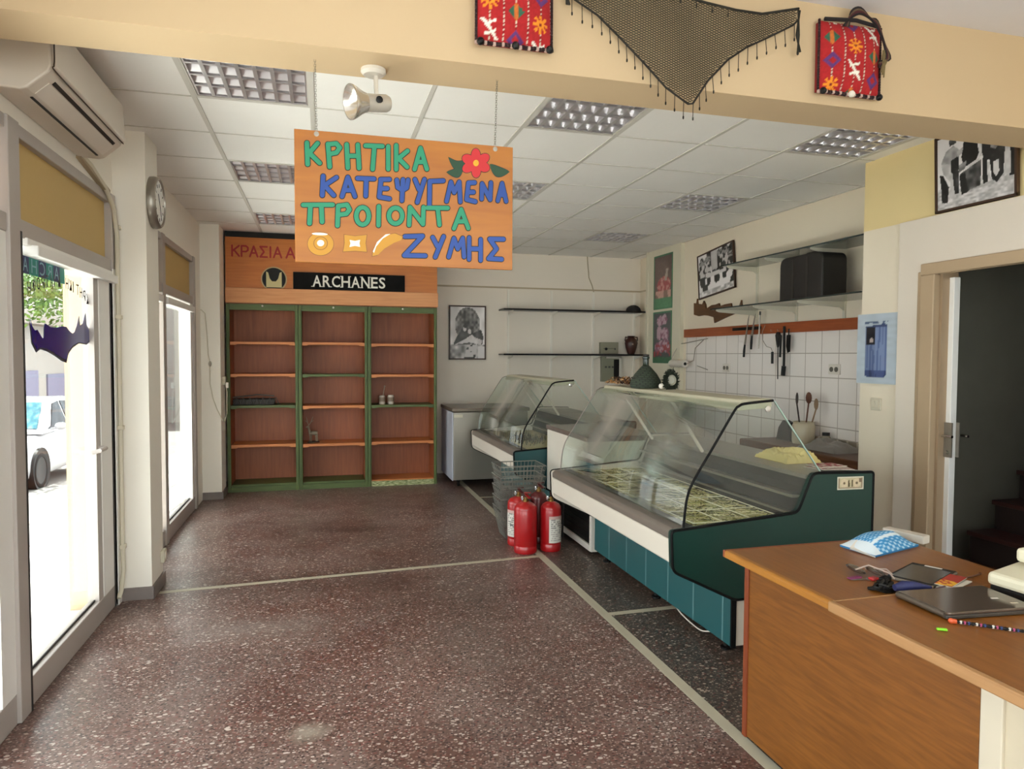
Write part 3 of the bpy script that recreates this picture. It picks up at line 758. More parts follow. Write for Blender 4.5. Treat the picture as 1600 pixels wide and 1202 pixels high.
# ------------------------------------------------------------------ wine shelving at the back
YF = 8.05
SH = [[1.64, 1.29, 0.945, 0.515, 0.078], [1.64, 1.285, 0.932, 0.505, 0.078], [1.632, 1.28, 0.932, 0.51, 0.07]]
GREEN = {(0, 2), (1, 1), (2, 2), (0, 4), (1, 4)}
bays = [(-1.0, -0.255), (-0.255, 0.497), (0.497, 1.285)]
ULAB = ['tall wooden shelf unit beside the far column, dark box on its middle shelf', 'middle of the three wooden shelf units, deer figurine on its lower shelf', 'wooden shelf unit with two white jars, next to the steel freezer']
for k, (xa, xb) in enumerate(bays):
    t = thing('shelf_unit', ULAB[k], 'shelves', ((xa + xb) / 2, 8.25, 0), 'wine shelf units')
    m = MB(); m.box(xa + 0.002, xb - 0.002, 8.45, 8.47, 0.02, 2.05); m.build('back_panel', M_cab, t)
    for sx0, sx1 in ((xa + 0.002, xa + 0.035), (xb - 0.035, xb - 0.002)):
        m = MB(); m.box(sx0, sx1, 8.07, 8.45, 0.0, 2.05); m.build('side_panel', M_cab, t)
    posts = [(xb - 0.036, xb - 0.001)]
    posts.append((xa + 0.001, xa + 0.036))
    for p0, p1 in posts:
        m = MB(); m.box(p0, p1, YF, 8.072, 0.0, 2.05); m.box(p0 + 0.01, p1 - 0.01, YF - 0.008, YF, 0.06, 2.0); m.build('post', M_green, t, bevel=0.003)
    for si, z in enumerate(SH[k]):
        m = MB(); a, b_ = xa + 0.038, xb - 0.038
        m.box(a, b_, 8.085, 8.45, z - 0.022, z)
        gm = (k, si) in GREEN
        s_ = m.build('shelf', M_greenx if gm else M_shelfw, t, bevel=0.002, label='green shelf board' if gm else None)
        if si < 4:
            m = MB(); m.prism([(a, z + 0.002), (b_, z + 0.002), (b_, z - 0.036), (b_ - 0.05, z - 0.036), (b_ - 0.07, z - 0.026), (a + 0.07, z - 0.026), (a + 0.05, z - 0.036), (a, z - 0.036)], 'Y', 8.06, 8.085)
            m.build('lip', M_greenx if gm else M_shelfw, s_, bevel=0.002)
    m = MB(); m.box(xa + 0.036, xb - 0.036, 8.058, 8.08, 0.0, 0.058)
    if k == 2:
        pm, nt, b = node_mat('peeling_green')
        nz = nt.nodes.new('ShaderNodeTexNoise'); nz.inputs['Scale'].default_value = 14; nz.inputs['Detail'].default_value = 6
        crr = nt.nodes.new('ShaderNodeValToRGB'); crr.color_ramp.elements[0].position = 0.45; crr.color_ramp.elements[0].color = (*S('#5d6c34'), 1); crr.color_ramp.elements[1].position = 0.56; crr.color_ramp.elements[1].color = (*S('#c3c497'), 1)
        nt.links.new(nz.outputs['Fac'], crr.inputs['Fac']); nt.links.new(crr.outputs['Color'], b.inputs['Base Color'])
        m.build('plinth', pm, t, label='peeling pale green plinth')
    else: m.build('plinth', M_greenx, t)
    m = MB(); m.box(xa + 0.036, xb - 0.036, 8.06, 8.09, 1.985, 2.05); m.build('top_rail', M_greenx, t)
    m = MB(); m.ball(((xa + xb) / 2, 8.05, 2.03), 0.012, 8); m.build('catch', M_white, t, smooth=True)
t = thing('fascia_board', 'orange wooden fascia above the shelf units with red lettering', 'fascia', (0.14, 8.2, 2.05))
m = MB(); m.box(-1.0, 1.288, 8.06, 8.08, 2.21, 2.765); m.box(1.268, 1.288, 8.08, 8.47, 2.05, 2.765); m.build('panel', M_orange, t)
m = MB(); m.box(-1.0, 1.288, 8.064, 8.09, 2.765, ZC - 0.006); m.build('top_strip', M_black, t)
m = MB(); m.box(-1.002, 1.295, 8.035, 8.06, 2.06, 2.222); m.build('lower_plank', M_plank, t, bevel=0.003)
m = MB(); m.box(-1.0, 1.288, 8.08, 8.47, 2.052, 2.07); m.build('underside', M_cab, t)
m = MB(); e = 0.0
def rl(a, b): return (a, 8.0590 - e, b)
GA = [[(0, 0), (0.5, 1), (1, 0)], [(0.22, 0.35), (0.78, 0.35)]]
RED_TXT = [(-0.93, 0.07, [[(0, 0), (0, 1)], [(1, 1), (0, 0.45)], [(0.25, 0.6), (1, 0)]]), (-0.835, 0.065, [[(0, 0), (0, 1), (0.7, 1), (1, 0.85), (1, 0.6), (0.7, 0.45), (0, 0.45)]]), (-0.75, 0.078, GA),
           (-0.645, 0.07, [[(1, 1), (0, 1), (0.55, 0.5), (0, 0), (1, 0)]]), (-0.54, 0.07, [[(0, 0), (0, 1)]]), (-0.505, 0.078, GA), (-0.375, 0.085, GA)]
for x0, w, sts in RED_TXT:
    for stv in sts:
        for a, b in zip(stv[:-1], stv[1:]):
            e += 0.00001; stroke(m, [(x0 + a[0] * w, 2.562 + a[1] * 0.11), (x0 + b[0] * w, 2.562 + b[1] * 0.11)], 0.019, rl)
m.build('lettering', mat('red_letters', '#9a1c18', 0.5), t)
t = thing('name_plate', 'black plate reading ARCHANES in white on the orange fascia', 'sign', (0.3, 8.05, 2.235))
m = MB(); m.box(-0.305, 0.912, 8.035, 8.058, 2.226, 2.41); m.build('plate', mat('plate_black', '#0c0b0b', 0.8, spec=0.2), t, bevel=0.002)
m = MB()
TW = [('A', 0.105), ('R', 0.095), ('C', 0.1), ('H', 0.105), ('A', 0.105), ('N', 0.105), ('E', 0.085), ('S', 0.08)]
x = -0.10
for ch, w in TW:
    text_mesh(m, ch, lambda a, b, x=x: (x + a, 8.0335, 2.255 + b), w * 0.88, 0.125, bold=0.014); x += w + 0.003
def nm_(a, b): return (a, 8.0333, b)
x = -0.10
for ch, w in TW:                                   # small slab serifs
    if ch in 'AHNR':
        for xx in (x, x + w * 0.82): stroke(m, [(xx - 0.012, 2.258), (xx + 0.016, 2.258)], 0.008, nm_)
    if ch in 'HN':
        for xx in (x, x + w * 0.82): stroke(m, [(xx - 0.01, 2.378), (xx + 0.014, 2.378)], 0.008, nm_)
    x += w + 0.003
m.build('lettering', mat('white_letters', '#e8e4da', 0.5), t)
t = thing('round_emblem', 'round black emblem with pale horned mark beside the ARCHANES plate', 'emblem', (-0.505, 8.05, 2.23))
def disc_cut(cx, cz, r, zmin, n=40):
    pts = [(cx + r * math.cos(2 * math.pi * k / n), cz + r * math.sin(2 * math.pi * k / n)) for k in range(n)]
    return [(x, max(z, zmin)) for x, z in pts]
m = MB(); m.prism(disc_cut(-0.505, 2.325, 0.135, 2.226), 'Y', 8.050, 8.0585); m.build('rim', mat('emblem_tan', '#b39b6b', 0.5), t)
m = MB(); m.prism(disc_cut(-0.505, 2.325, 0.122, 2.228), 'Y', 8.047, 8.051); m.build('disc', M_black, t)
m = MB(); m.prism([(-0.585, 2.405), (-0.565, 2.395), (-0.548, 2.33), (-0.525, 2.30), (-0.485, 2.30), (-0.462, 2.33), (-0.445, 2.395), (-0.425, 2.405), (-0.425, 2.235), (-0.585, 2.235)], 'Y', 8.044, 8.048)
m.build('horn_mark', mat('emblem_pale', '#c3b684', 0.5), t)
# things on the shelves
t = thing('crate', 'dark openwork box lying on the shelf beside the far column', 'box', (-0.73, 8.25, 0.945))
m = MB(); m.box(-0.95, -0.52, 8.16, 8.36, 0.947, 1.01); m.build('body', mat('dark_crate', '#1f1a16', 0.6), t, bevel=0.004)
m = MB()
for k in range(7): m.tube([(-0.94 + k * 0.068, 8.158, 0.955), (-0.94 + k * 0.068 + 0.03, 8.155, 1.03), (-0.94 + k * 0.068 + 0.06, 8.158, 0.955)], 0.006, 6)
m.tube([(-0.95, 8.16, 1.03), (-0.7, 8.155, 1.06), (-0.52, 8.16, 1.045)], 0.008, 6); m.build('openwork', mat('crate_grey', '#4a453f', 0.5), t, smooth=True)
for nm, cx, h, lab in (('jar', 0.665, 0.10, 'small white jar with a stick in it, on the right shelf unit'), ('jar.001', 0.765, 0.105, 'plain white jar beside the jar holding a stick')):
    t = thing(nm.split('.')[0], lab, 'jar', (cx, 8.2, 0.932), 'white jars on the shelf')
    m = MB(); m.lathe([(0.0, 0), (0.034, 0), (0.036, 0.02), (0.036, h - 0.02), (0.03, h), (0.026, h - 0.005), (0.0, h - 0.01)], (cx, 8.2, 0.934), 18); m.build('body', mat('jar_white', '#cfc2b4', 0.4), t, smooth=True)
    m = MB(); m.lathe([(0.0365, 0.03), (0.0375, 0.035), (0.0375, 0.075), (0.0365, 0.08)], (cx, 8.2, 0.934), 18); m.build('label_band', mat('jar_band', '#7d6a5a', 0.5), t, smooth=True)
    if cx < 0.7:
        m = MB(); m.tube([(cx, 8.2, 0.96), (cx + 0.028, 8.2, 1.13)], 0.005, 6); m.ball((cx + 0.03, 8.2, 1.14), 0.010, 8); m.build('stick', mat('stick_pale', '#a28a72', 0.6), t, smooth=True)
t = thing('deer_figurine', 'small pale antlered deer figurine on the middle shelf unit', 'figurine', (-0.1, 8.22, 0.505))
m = MB(); m.tube([(-0.15, 8.22, 0.60), (-0.11, 8.22, 0.615), (-0.06, 8.22, 0.61)], [0.018, 0.026, 0.02], 10)
m.tube([(-0.14, 8.22, 0.61), (-0.155, 8.22, 0.66), (-0.16, 8.22, 0.69)], [0.018, 0.012, 0.013], 10); m.tube([(-0.155, 8.22, 0.69), (-0.185, 8.21, 0.68)], [0.015, 0.006], 8)
for lx in (-0.145, -0.13, -0.08, -0.065): m.tube([(lx, 8.22 + (0.012 if lx in (-0.145, -0.08) else -0.012), 0.60), (lx + 0.004, 8.22, 0.55), (lx, 8.22, 0.507)], [0.01, 0.006, 0.006], 6)
m.build('body', mat('figurine_pale', '#8a7c66', 0.4), t, smooth=True)
m = MB()
for s in (-1, 1):
    m.tube([(-0.155, 8.22, 0.70), (-0.15 + s * 0.02, 8.22, 0.74), (-0.145 + s * 0.035, 8.22, 0.80)], [0.004, 0.004, 0.002], 5); m.tube([(-0.15 + s * 0.02, 8.22, 0.74), (-0.15 + s * 0.045, 8.22, 0.755)], [0.003, 0.002], 5)
m.build('antlers', mat('figurine_pale2', '#a8987e', 0.4), t, smooth=True)
m = MB(); m.lathe([(0.0, 0), (0.07, 0), (0.065, 0.012), (0, 0.015)], (-0.105, 8.22, 0.506), 16); m.build('base', mat('figurine_base', '#4a3a2a', 0.5), t, smooth=True)

# ------------------------------------------------------------------ painted hanging sign
SX0, SX1, SZ0, SZ1, SY = -0.092, 0.710, 1.832, 2.300, 2.62
def bm_(x, y):
    u = (x - 72) / 1166.0
    top = 410 + (520 - 410) * u; bot = 1112 + (1165 - 1112) * u
    v = (y - top) / (bot - top)
    return SX0 + u * (SX1 - SX0), SZ1 - v * (SZ1 - SZ0)
sg = thing('hanging_sign', 'painted wooden sign with green and blue Greek words hanging from the beam', 'sign', (0.31, SY, SZ0))
M_signwood = wood('sign_ply', '#97581a', '#aa6a1f', 'X', 2.2, 0.45, 9.0)
m = MB(); m.box(SX0, SX1, SY - 0.006, SY + 0.006, SZ0, SZ1); m.build('board', M_signwood, sg, bevel=0.0015)
GREENROWS = [
 [[(135,485),(138,598)],[(188,488),(142,545)],[(148,540),(198,592)]],
 [[(240,492),(248,612)],[(240,494),(282,490),(300,512),(282,538),(248,545)]],
 [[(335,495),(340,618)],[(392,497),(398,620)],[(338,555),(396,556)]],
 [[(432,502),(520,506)],[(478,505),(468,626)]],
 [[(550,507),(550,626)]],
 [[(592,502),(592,628)],[(652,532),(602,572)],[(606,572),(650,616)]],
 [[(690,628),(722,517),(756,628)],[(704,590),(742,590)]],
 [[(115,812),(262,812)],[(150,818),(145,910)],[(205,818),(208,902)]],
 [[(290,818),(286,922)],[(290,818),(335,812),(348,838),(332,860),(292,865)]],
 [ellipse_pts(415,872,33,46,16)],
 [[(500,822),(498,922)]],
 [ellipse_pts(588,872,36,42,16)],
 [[(660,922),(665,828),(735,918),(738,828)]],
 [[(758,832),(870,834)],[(815,835),(825,922)]],
 [[(905,942),(945,842),(985,942)],[(922,905),(966,905)]]]
BLUEROWS = [
 [[(215,660),(210,762)],[(282,668),(218,712)],[(224,712),(268,762)]],
 [[(310,768),(340,667),(376,768)],[(322,735),(362,735)]],
 [[(390,673),(475,677)],[(435,675),(432,766)]],
 [[(512,680),(502,772),(556,782)],[(510,680),(556,680)],[(508,728),(544,728)]],
 [[(595,684),(600,722),(625,738),(648,725),(655,684)],[(628,682),(622,792)]],
 [[(692,682),(714,735)],[(743,682),(704,802)]],
 [[(772,692),(770,818)],[(772,692),(846,690)]],
 [[(864,798),(888,698),(906,752),(934,698),(940,802)]],
 [[(985,706),(975,790),(1024,802)],[(985,703),(1020,702)],[(982,752),(1014,752)]],
 [[(1060,788),(1062,708),(1108,792),(1112,704)]],
 [[(1152,798),(1176,708),(1200,802)],[(1160,768),(1193,768)]],
 [[(638,982),(733,980),(634,1082),(748,1085)]],
 [[(788,988),(814,1036)],[(848,984),(802,1092)]],
 [[(876,1092),(905,994),(926,1050),(954,994),(962,1092)]],
 [[(990,992),(990,1106)],[(1055,1002),(1055,1112)],[(990,1050),(1055,1052)]],
 [[(1186,1002),(1106,1000),(1146,1052),(1100,1103),(1176,1108)]]]
def lay(y): return lambda a, b: (*[(lambda q: (q[0], y, q[1]))(bm_(a, b))][0],)
WORDS = [(GREENROWS[:7], 'letter_green', '#15805e'), (BLUEROWS[:10], 'letter_blue', '#143e88'), (GREENROWS[7:], 'letter_green', '#15805e'), (BLUEROWS[10:], 'letter_blue', '#143e88')]
for letters, mn, hx in WORDS:
    mo_ = MB(); mw_ = MB(); e = 0.0
    for let in letters:
        for stv in let:
            for a, b in zip(stv[:-1], stv[1:]):
                e += 0.000012
                stroke(mo_, [a, b], 31, lay(SY - 0.0064 - e)); stroke(mw_, [a, b], 23, lay(SY - 0.0082 - e))
    w_ = mw_.build('painted_word', mat(mn, hx, 0.5), sg)
    mo_.build('word_outline', mat('letter_outline', '#141412', 0.6), w_)
def flat(mb, pts, y, mi=0): mb.add([lay(y)(*p) for p in pts], [list(range(len(pts)))], mi)
def leaf_pts(p0, p1, w, bend=0.0, n=10):
    d = (p1[0] - p0[0], p1[1] - p0[1]); L_ = math.hypot(*d); nx, ny = -d[1] / L_, d[0] / L_
    a = []; b = []
    for k in range(n + 1):
        s = k / n; wd = w * math.sin(math.pi * s) ** 0.8; bb = bend * math.sin(math.pi * s)
        cx, cy = p0[0] + d[0] * s + nx * bb, p0[1] + d[1] * s + ny * bb
        a.append((cx + nx * wd / 2, cy + ny * wd / 2)); b.append((cx - nx * wd / 2, cy - ny * wd / 2))
    return a + b[::-1][1:-1]
mp = MB(); c_out = '#1c1c18'
for (p0, p1, w, bd) in (((985, 575), (872, 565), 46, -42), ((960, 605), (862, 645), 46, -26), ((1105, 605), (1220, 648), 50, 22)):
    flat(mp, leaf_pts(p0, p1, w + 8, bd), SY - 0.0066 - p0[1] * 4e-7, 1); flat(mp, leaf_pts(p0, p1, w, bd), SY - 0.0074 - p0[1] * 4e-7, 0)
for k in range(6):
    a = k * math.pi / 3 + 0.5; px_, py_ = 1027 + 48 * math.cos(a), 600 + 40 * math.sin(a)
    flat(mp, ellipse_pts(px_, py_, 40, 29, 18, rot=math.atan2(40 * math.sin(a), 48 * math.cos(a)))[:-1], SY - 0.0076 - 0.0001 * k, 1)
    flat(mp, ellipse_pts(px_, py_, 37, 26, 18, rot=math.atan2(40 * math.sin(a), 48 * math.cos(a)))[:-1], SY - 0.0084 - 0.0001 * k, 2)
flat(mp, ellipse_pts(1027, 600, 16, 17, 16)[:-1], SY - 0.0094, 3)
mp.build('painted_flower', [mat('leaf_green', '#0d3a20', 0.5), mat('paint_outline', c_out, 0.5), mat('flower_red', '#b81a20', 0.5), mat('flower_yellow', '#d09a1a', 0.5)], sg)
mp = MB()
flat(mp, ellipse_pts(200, 1018, 68, 64, 28)[:-1], SY - 0.0066, 1); flat(mp, ellipse_pts(200, 1018, 65, 61, 28)[:-1], SY - 0.0070, 0)
flat(mp, ellipse_pts(200, 1015, 36, 36, 24)[:-1], SY - 0.0074, 1); flat(mp, ellipse_pts(200, 1015, 33, 33, 24)[:-1], SY - 0.0078, 0); flat(mp, ellipse_pts(200, 1014, 18, 17, 20)[:-1], SY - 0.0082, 2)
flat(mp, ellipse_pts(196, 966, 40, 7, 20, rot=0.05)[:-1], SY - 0.0082, 2)
sq = [(320, 970), (375, 978), (436, 972), (430, 1015), (436, 1062), (375, 1056), (314, 1060), (322, 1015)]
flat(mp, [(375 + (a - 375) * 1.06, 1016 + (b - 1016) * 1.07) for a, b in sq], SY - 0.0066, 1); flat(mp, sq, SY - 0.0072, 0)
flat(mp, [(348, 998), (375, 1004), (402, 998), (398, 1016), (402, 1036), (375, 1030), (346, 1036), (352, 1016)], SY - 0.0082, 2)
cres = [(465, 1085), (470, 1050), (500, 1005), (540, 972), (585, 965), (625, 982), (620, 1000), (580, 1015), (530, 1045), (495, 1078)]
flat(mp, [(545 + (a - 545) * 1.05, 1020 + (b - 1020) * 1.06) for a, b in cres], SY - 0.0066, 1); flat(mp, cres, SY - 0.0072, 0)
flat(mp, [(468, 1060), (490, 1010), (535, 970), (560, 968), (520, 992), (485, 1035), (474, 1068)], SY - 0.0080, 2)
mp.build('painted_breads', [mat('bread_gold', '#b8821a', 0.5), mat('bread_line', '#7a4a12', 0.5), mat('bread_white', '#ece4d2', 0.5)], sg)
for k, (xt, xb) in enumerate(((-0.020, -0.016), (0.648, 0.640))):
    m = MB(); n = 30
    for i in range(n):
        z0 = 2.29 + (2.55 - 2.29) * i / n; z1 = z0 + 0.26 / n * 1.25
        xx = xb + (xt - xb) * i / n; w = 0.0028
        if i % 2: m.tube([(xx - w, SY, z0), (xx - w, SY, z1), (xx + w, SY, z1), (xx + w, SY, z0)], 0.0008, 4, closed=True)
        else: m.tube([(xx, SY - w, z0), (xx, SY - w, z1), (xx, SY + w, z1), (xx, SY + w, z0)], 0.0008, 4, closed=True)
    m.build('chain', mat('chain_grey', '#7d776c', 0.4, metal=0.6), sg)
    m = MB(); m.lathe([(0.009, 0), (0.009, 0.001), (0.005, 0.0015)], (xb, SY - 0.0062, 2.288), 14, (0, -1, 0)); m.build('eyelet', M_steel, sg)

# ------------------------------------------------------------------ spot lamp under the beam
t = thing('spot_lamp', 'white and steel spot lamp screwed under the beam above the painted sign', 'lamp', (0.187, 2.65, 2.55))
m = MB(); m.lathe([(0.045, 0), (0.046, -0.012), (0.036, -0.022), (0.0, -0.024)], (0.187, 2.65, 2.55), 24); m.build('ceiling_rose', M_white, t, smooth=True)
m = MB(); m.tube([(0.195, 2.65, 2.535), (0.197, 2.645, 2.47), (0.2, 2.637, 2.43)], 0.008, 8); m.build('arm', M_white, t, smooth=True)
bc = Vector((0.245, 2.665, 2.437)); bd = Vector((-0.92, -0.36, -0.17)).normalized()
m = MB(); m.lathe([(0.0, 0.0), (0.026, 0.002), (0.032, 0.014), (0.032, 0.095), (0.036, 0.105)], bc, 24, bd); m.build('body', mat('lamp_body', '#c9c2b8', 0.35, metal=0.3), t, smooth=True)
m = MB(); m.lathe([(0.034, 0.095), (0.042, 0.115), (0.054, 0.135), (0.061, 0.150), (0.062, 0.156), (0.057, 0.156), (0.05, 0.140), (0.034, 0.118), (0.0, 0.108)], bc, 32, bd); m.build('reflector', mat('lamp_reflector', '#e4e0da', 0.22, metal=0.85), t, smooth=True)
m = MB(); kp = bc + bd * 0.05 + Vector((0.005, -0.034, 0.0)); m.lathe([(0.011, 0), (0.013, 0.008), (0.0, 0.014)], kp, 10, (0.2, -0.9, 0)); m.build('knob', M_black, t, smooth=True)

# ------------------------------------------------------------------ kilim bags and fringed net on the beam
RED, DRED = S('#a5181c'), S('#7c1016')
def kilim(u, v, seed=0):
    c = RED
    s = (u * 6) % 1.0; k = int(u * 6)
    if s < 0.07 or s > 0.93: c = DRED if int(v * 40) % 2 else S('#cfc3b0')
    su = (u * 3) % 1.0; kk = int(u * 3); sv = (v * 3 + 0.33 * kk + seed * 0.21) % 1.0; kv = int(v * 3 + 0.33 * kk + seed * 0.21)
    du_, dv_ = su - 0.5, sv - 0.5
    mt = (kk * 2 + kv + seed) % 4
    if mt == 0:
        if abs(du_ * 1.3 + dv_) < 0.09 and abs(dv_) < 0.38: c = S('#e2dbd0')
        elif abs(dv_ - du_ * 0.3 - 0.22) < 0.05 and abs(du_) < 0.22 or abs(dv_ - du_ * 0.3 + 0.12) < 0.05 and abs(du_) < 0.22: c = S('#e2dbd0')
    elif mt == 1:
        r = math.hypot(du_, dv_); a = math.atan2(dv_, du_)
        if r < 0.16 + 0.17 * (math.cos(a * 8) > 0): c = S('#e58a1f') if r > 0.06 else S('#7c1016')
    elif mt == 2:
        if abs(du_) + abs(dv_) < 0.36: c = S('#5a2f6a') if abs(du_) + abs(dv_) > 0.16 else S('#a5181c')
    else:
        if abs(du_) + abs(dv_) < 0.33: c = S('#2c5a44') if abs(du_) > 0.08 else S('#c46a2a')
    n = 0.8 + 0.3 * hnoise(u * 60, v * 60, seed)
    return tuple(x * n for x in c)
def bag(label, x0, x1, z0, z1, seed, handles):
    t = thing('woven_bag', label, 'bag', ((x0 + x1) / 2, 2.48, z0), 'woven kilim bags on the beam')
    w, h = x1 - x0, z1 - z0
    def puff(u, v): return 0.035 * (1 - abs(2 * u - 1) ** 3) * (1 - abs(2 * v - 1) ** 3) + 0.004 * hnoise(u * 5, v * 5, seed)
    grid_print('woven_front', lambda u, v: kilim(u, v, seed), (x0, 2.475, z0), (w, 0, 0), (0.0 if seed else -0.005, 0, h), 56, 56, M_cloth, t, depth=puff)
    m = MB(); m.box(x0 + 0.003, x1 - 0.003, 2.475, 2.497, z0 + 0.003, z1 - 0.003); m.build('back', mat('bag_back', '#7a1a1a', 0.9), t)
    m = MB()
    n = 26
    for k in range(n + 1):
        x = x0 + w * k / n
        m.ball((x, 2.468, z0 - 0.002 + 0.004 * hnoise(k, 3, seed)), (0.009, 0.009, 0.009), 6, 0 if k % 3 else 1)
        z = z0 + h * k / n
        m.ball((x0 - 0.001, 2.471, z), (0.006, 0.007, 0.008), 6, 0); m.ball((x1 + 0.001, 2.471, z), (0.006, 0.007, 0.008), 6, 0)
    m.build('braided_edge', [mat('braid_dark', '#2b1416', 0.9), mat('braid_light', '#b59a90', 0.9)], t, smooth=True)
    for k, fx in enumerate((0.04, 0.5, 0.96)):
        m = MB(); m.ball((x0 + w * fx, 2.455, z0 - 0.002), 0.014, 10); m.build('pompom', [M_black, M_white][1 if (seed and k == 1) else 0], t, smooth=True)
    if handles:
        m = MB()
        for off in (0.0, 0.008, 0.016, 0.024):
            pts = [(x0 + w * 0.33 + off, 2.45, z1 - 0.02), (x0 + w * 0.42, 2.44, z1 + 0.012 + off), (x0 + w * 0.55, 2.435, z1 + 0.03 + off), (x0 + w * 0.72, 2.438, z1 + 0.02), (x0 + w * 0.85, 2.44, z1 - 0.01 + off), (x0 + w * 0.97, 2.44, z1 - 0.07), (x0 + w * 1.0 + off, 2.44, z1 - 0.13), (x0 + w * 0.9, 2.442, z1 - 0.17 + off)]
            m.tube(smooth_path(pts, 4), 0.005, 6, mi=int(off * 125 + 0.5) % 3)
        m.tube([(x0 + w * 0.05, 2.46, z1 + 0.002), (x0 + w * 0.5, 2.44, z1 + 0.004), (x0 + w * 0.95, 2.46, z1 + 0.002)], 0.008, 6)
        m.build('braided_handle', [mat('braid_black', '#191214', 0.9, vary=0.3, scale=60), mat('braid_maroon', '#4a1c22', 0.9, vary=0.4, scale=60), mat('braid_tan', '#5c4a36', 0.9, vary=0.4, scale=60)], t, smooth=True)
        m = MB()
        for k in range(7): m.tube([(x0 + w * (0.96 + 0.02 * (k % 3)), 2.44, z1 - 0.10), (x0 + w * (0.95 + 0.02 * (k % 4)), 2.438, z1 - 0.15), (x0 + w * (0.93 + 0.025 * (k % 3)), 2.44, z1 - 0.19 - 0.01 * k % 0.03)], 0.003, 5)
        m.build('tassel', mat('tassel_mix', '#6a5a3a', 0.9, vary=0.4, scale=80), t)
    return t
bag('red woven kilim bag cut off by the top edge, left of the fringed net', 0.535, 0.815, 2.615, 2.90, 0, False)
bag('red woven kilim bag with dark braided handle, right of the fringed net', 1.965, 2.265, 2.590, 2.875, 1, True)
t = thing('fringed_net', 'dark triangular crocheted net with hanging bobbles pinned on the beam', 'net', (1.37, 2.48, 2.48))
edgeL = [(0.875, 2.815), (0.985, 2.772), (1.078, 2.70), (1.172, 2.622), (1.268, 2.532), (1.368, 2.482), (1.378, 2.476)]
EL = [(0.872, 2.822), (0.90, 2.815), (0.997, 2.772), (1.09, 2.70), (1.185, 2.618), (1.278, 2.532), (1.372, 2.478)]
ER = [(1.372, 2.478), (1.392, 2.482), (1.462, 2.58), (1.545, 2.668), (1.622, 2.722), (1.73, 2.78), (1.838, 2.838), (1.862, 2.862)]
ET = [(1.862, 2.905), (1.70, 2.868), (1.575, 2.862), (1.44, 2.875), (1.30, 2.895), (1.10, 2.905), (0.95, 2.87), (0.87, 2.84)]
NP = EL + ER[1:] + ET
def netp(x, z):
    return (x, 2.478 - 0.012 * (0.5 + 0.5 * math.sin(x * 17 + z * 9)), z)
m = MB()
def hatch(dx, dz, sp):
    L_ = math.hypot(dx, dz); dx /= L_; dz /= L_; nx, nz = -dz, dx
    c = (1.37, 2.69)
    for k in range(-int(0.7 / sp), int(0.7 / sp) + 1):
        px, pz = c[0] + nx * k * sp, c[1] + nz * k * sp
        run = []
        s = -0.8
        while s < 0.8:
            x, z = px + dx * s, pz + dz * s
            if inpoly(x, z, NP): run.append(netp(x, z))
            else:
                if len(run) > 2: m.tube(run, 0.0017, 3, cap=False)
                run = []
            s += 0.014
        if len(run) > 2: m.tube(run, 0.0017, 3, cap=False)
hatch(1, 0.45, 0.0085); hatch(1, -0.45, 0.0085)
M_net = mat('net_thread', '#3a3322', 0.9, vary=0.2, scale=40)
m.build('net', M_net, t, weld=False)
m = MB(); m.tube([netp(*p) for p in EL] + [netp(*p) for p in ER[1:]], 0.004, 6); m.tube([netp(*p) for p in ET], 0.005, 6); m.build('edging', mat('net_edge', '#1f1a12', 0.9), t, smooth=True)
def along(P, d):
    for a, b in zip(P[:-1], P[1:]):
        l = math.hypot(b[0] - a[0], b[1] - a[1])
        if d <= l: return (a[0] + (b[0] - a[0]) * d / l, a[1] + (b[1] - a[1]) * d / l)
        d -= l
    return P[-1]
def plen(P): return sum(math.hypot(b[0] - a[0], b[1] - a[1]) for a, b in zip(P[:-1], P[1:]))
for P, n in ((EL, 14), (ER, 13), (ET[2:5], 4)):
    for k in range(n):
        x, z = along(P, plen(P) * (k + 0.5) / n)
        m = MB(); ln = 0.05 + 0.012 * hnoise(k * 1.7, n)
        if P is not EL and P is not ER: ln = 0.02
        m.tube([netp(x, z), (x, 2.468, z - ln)], 0.0016, 5); m.ball((x, 2.468, z - ln - 0.006), (0.004, 0.004, 0.008), 6); m.build('bobble', mat('net_edge', '#1f1a12', 0.9), t, smooth=True)
m = MB()
for k in range(5):
    m.tube([(1.862 + 0.002 * k, 2.47, 2.90), (1.866 - 0.003 * k, 2.468, 2.80), (1.862 + 0.003 * k, 2.468, 2.735)], 0.004, 5); m.tube([(0.872, 2.47, 2.83), (0.872 + 0.003 * k, 2.468, 2.79)], 0.004, 5)
m.ball((1.862, 2.468, 2.73), (0.006, 0.006, 0.01), 6)
m.build('corner_tassel', mat('net_edge', '#1f1a12', 0.9), t, smooth=True)

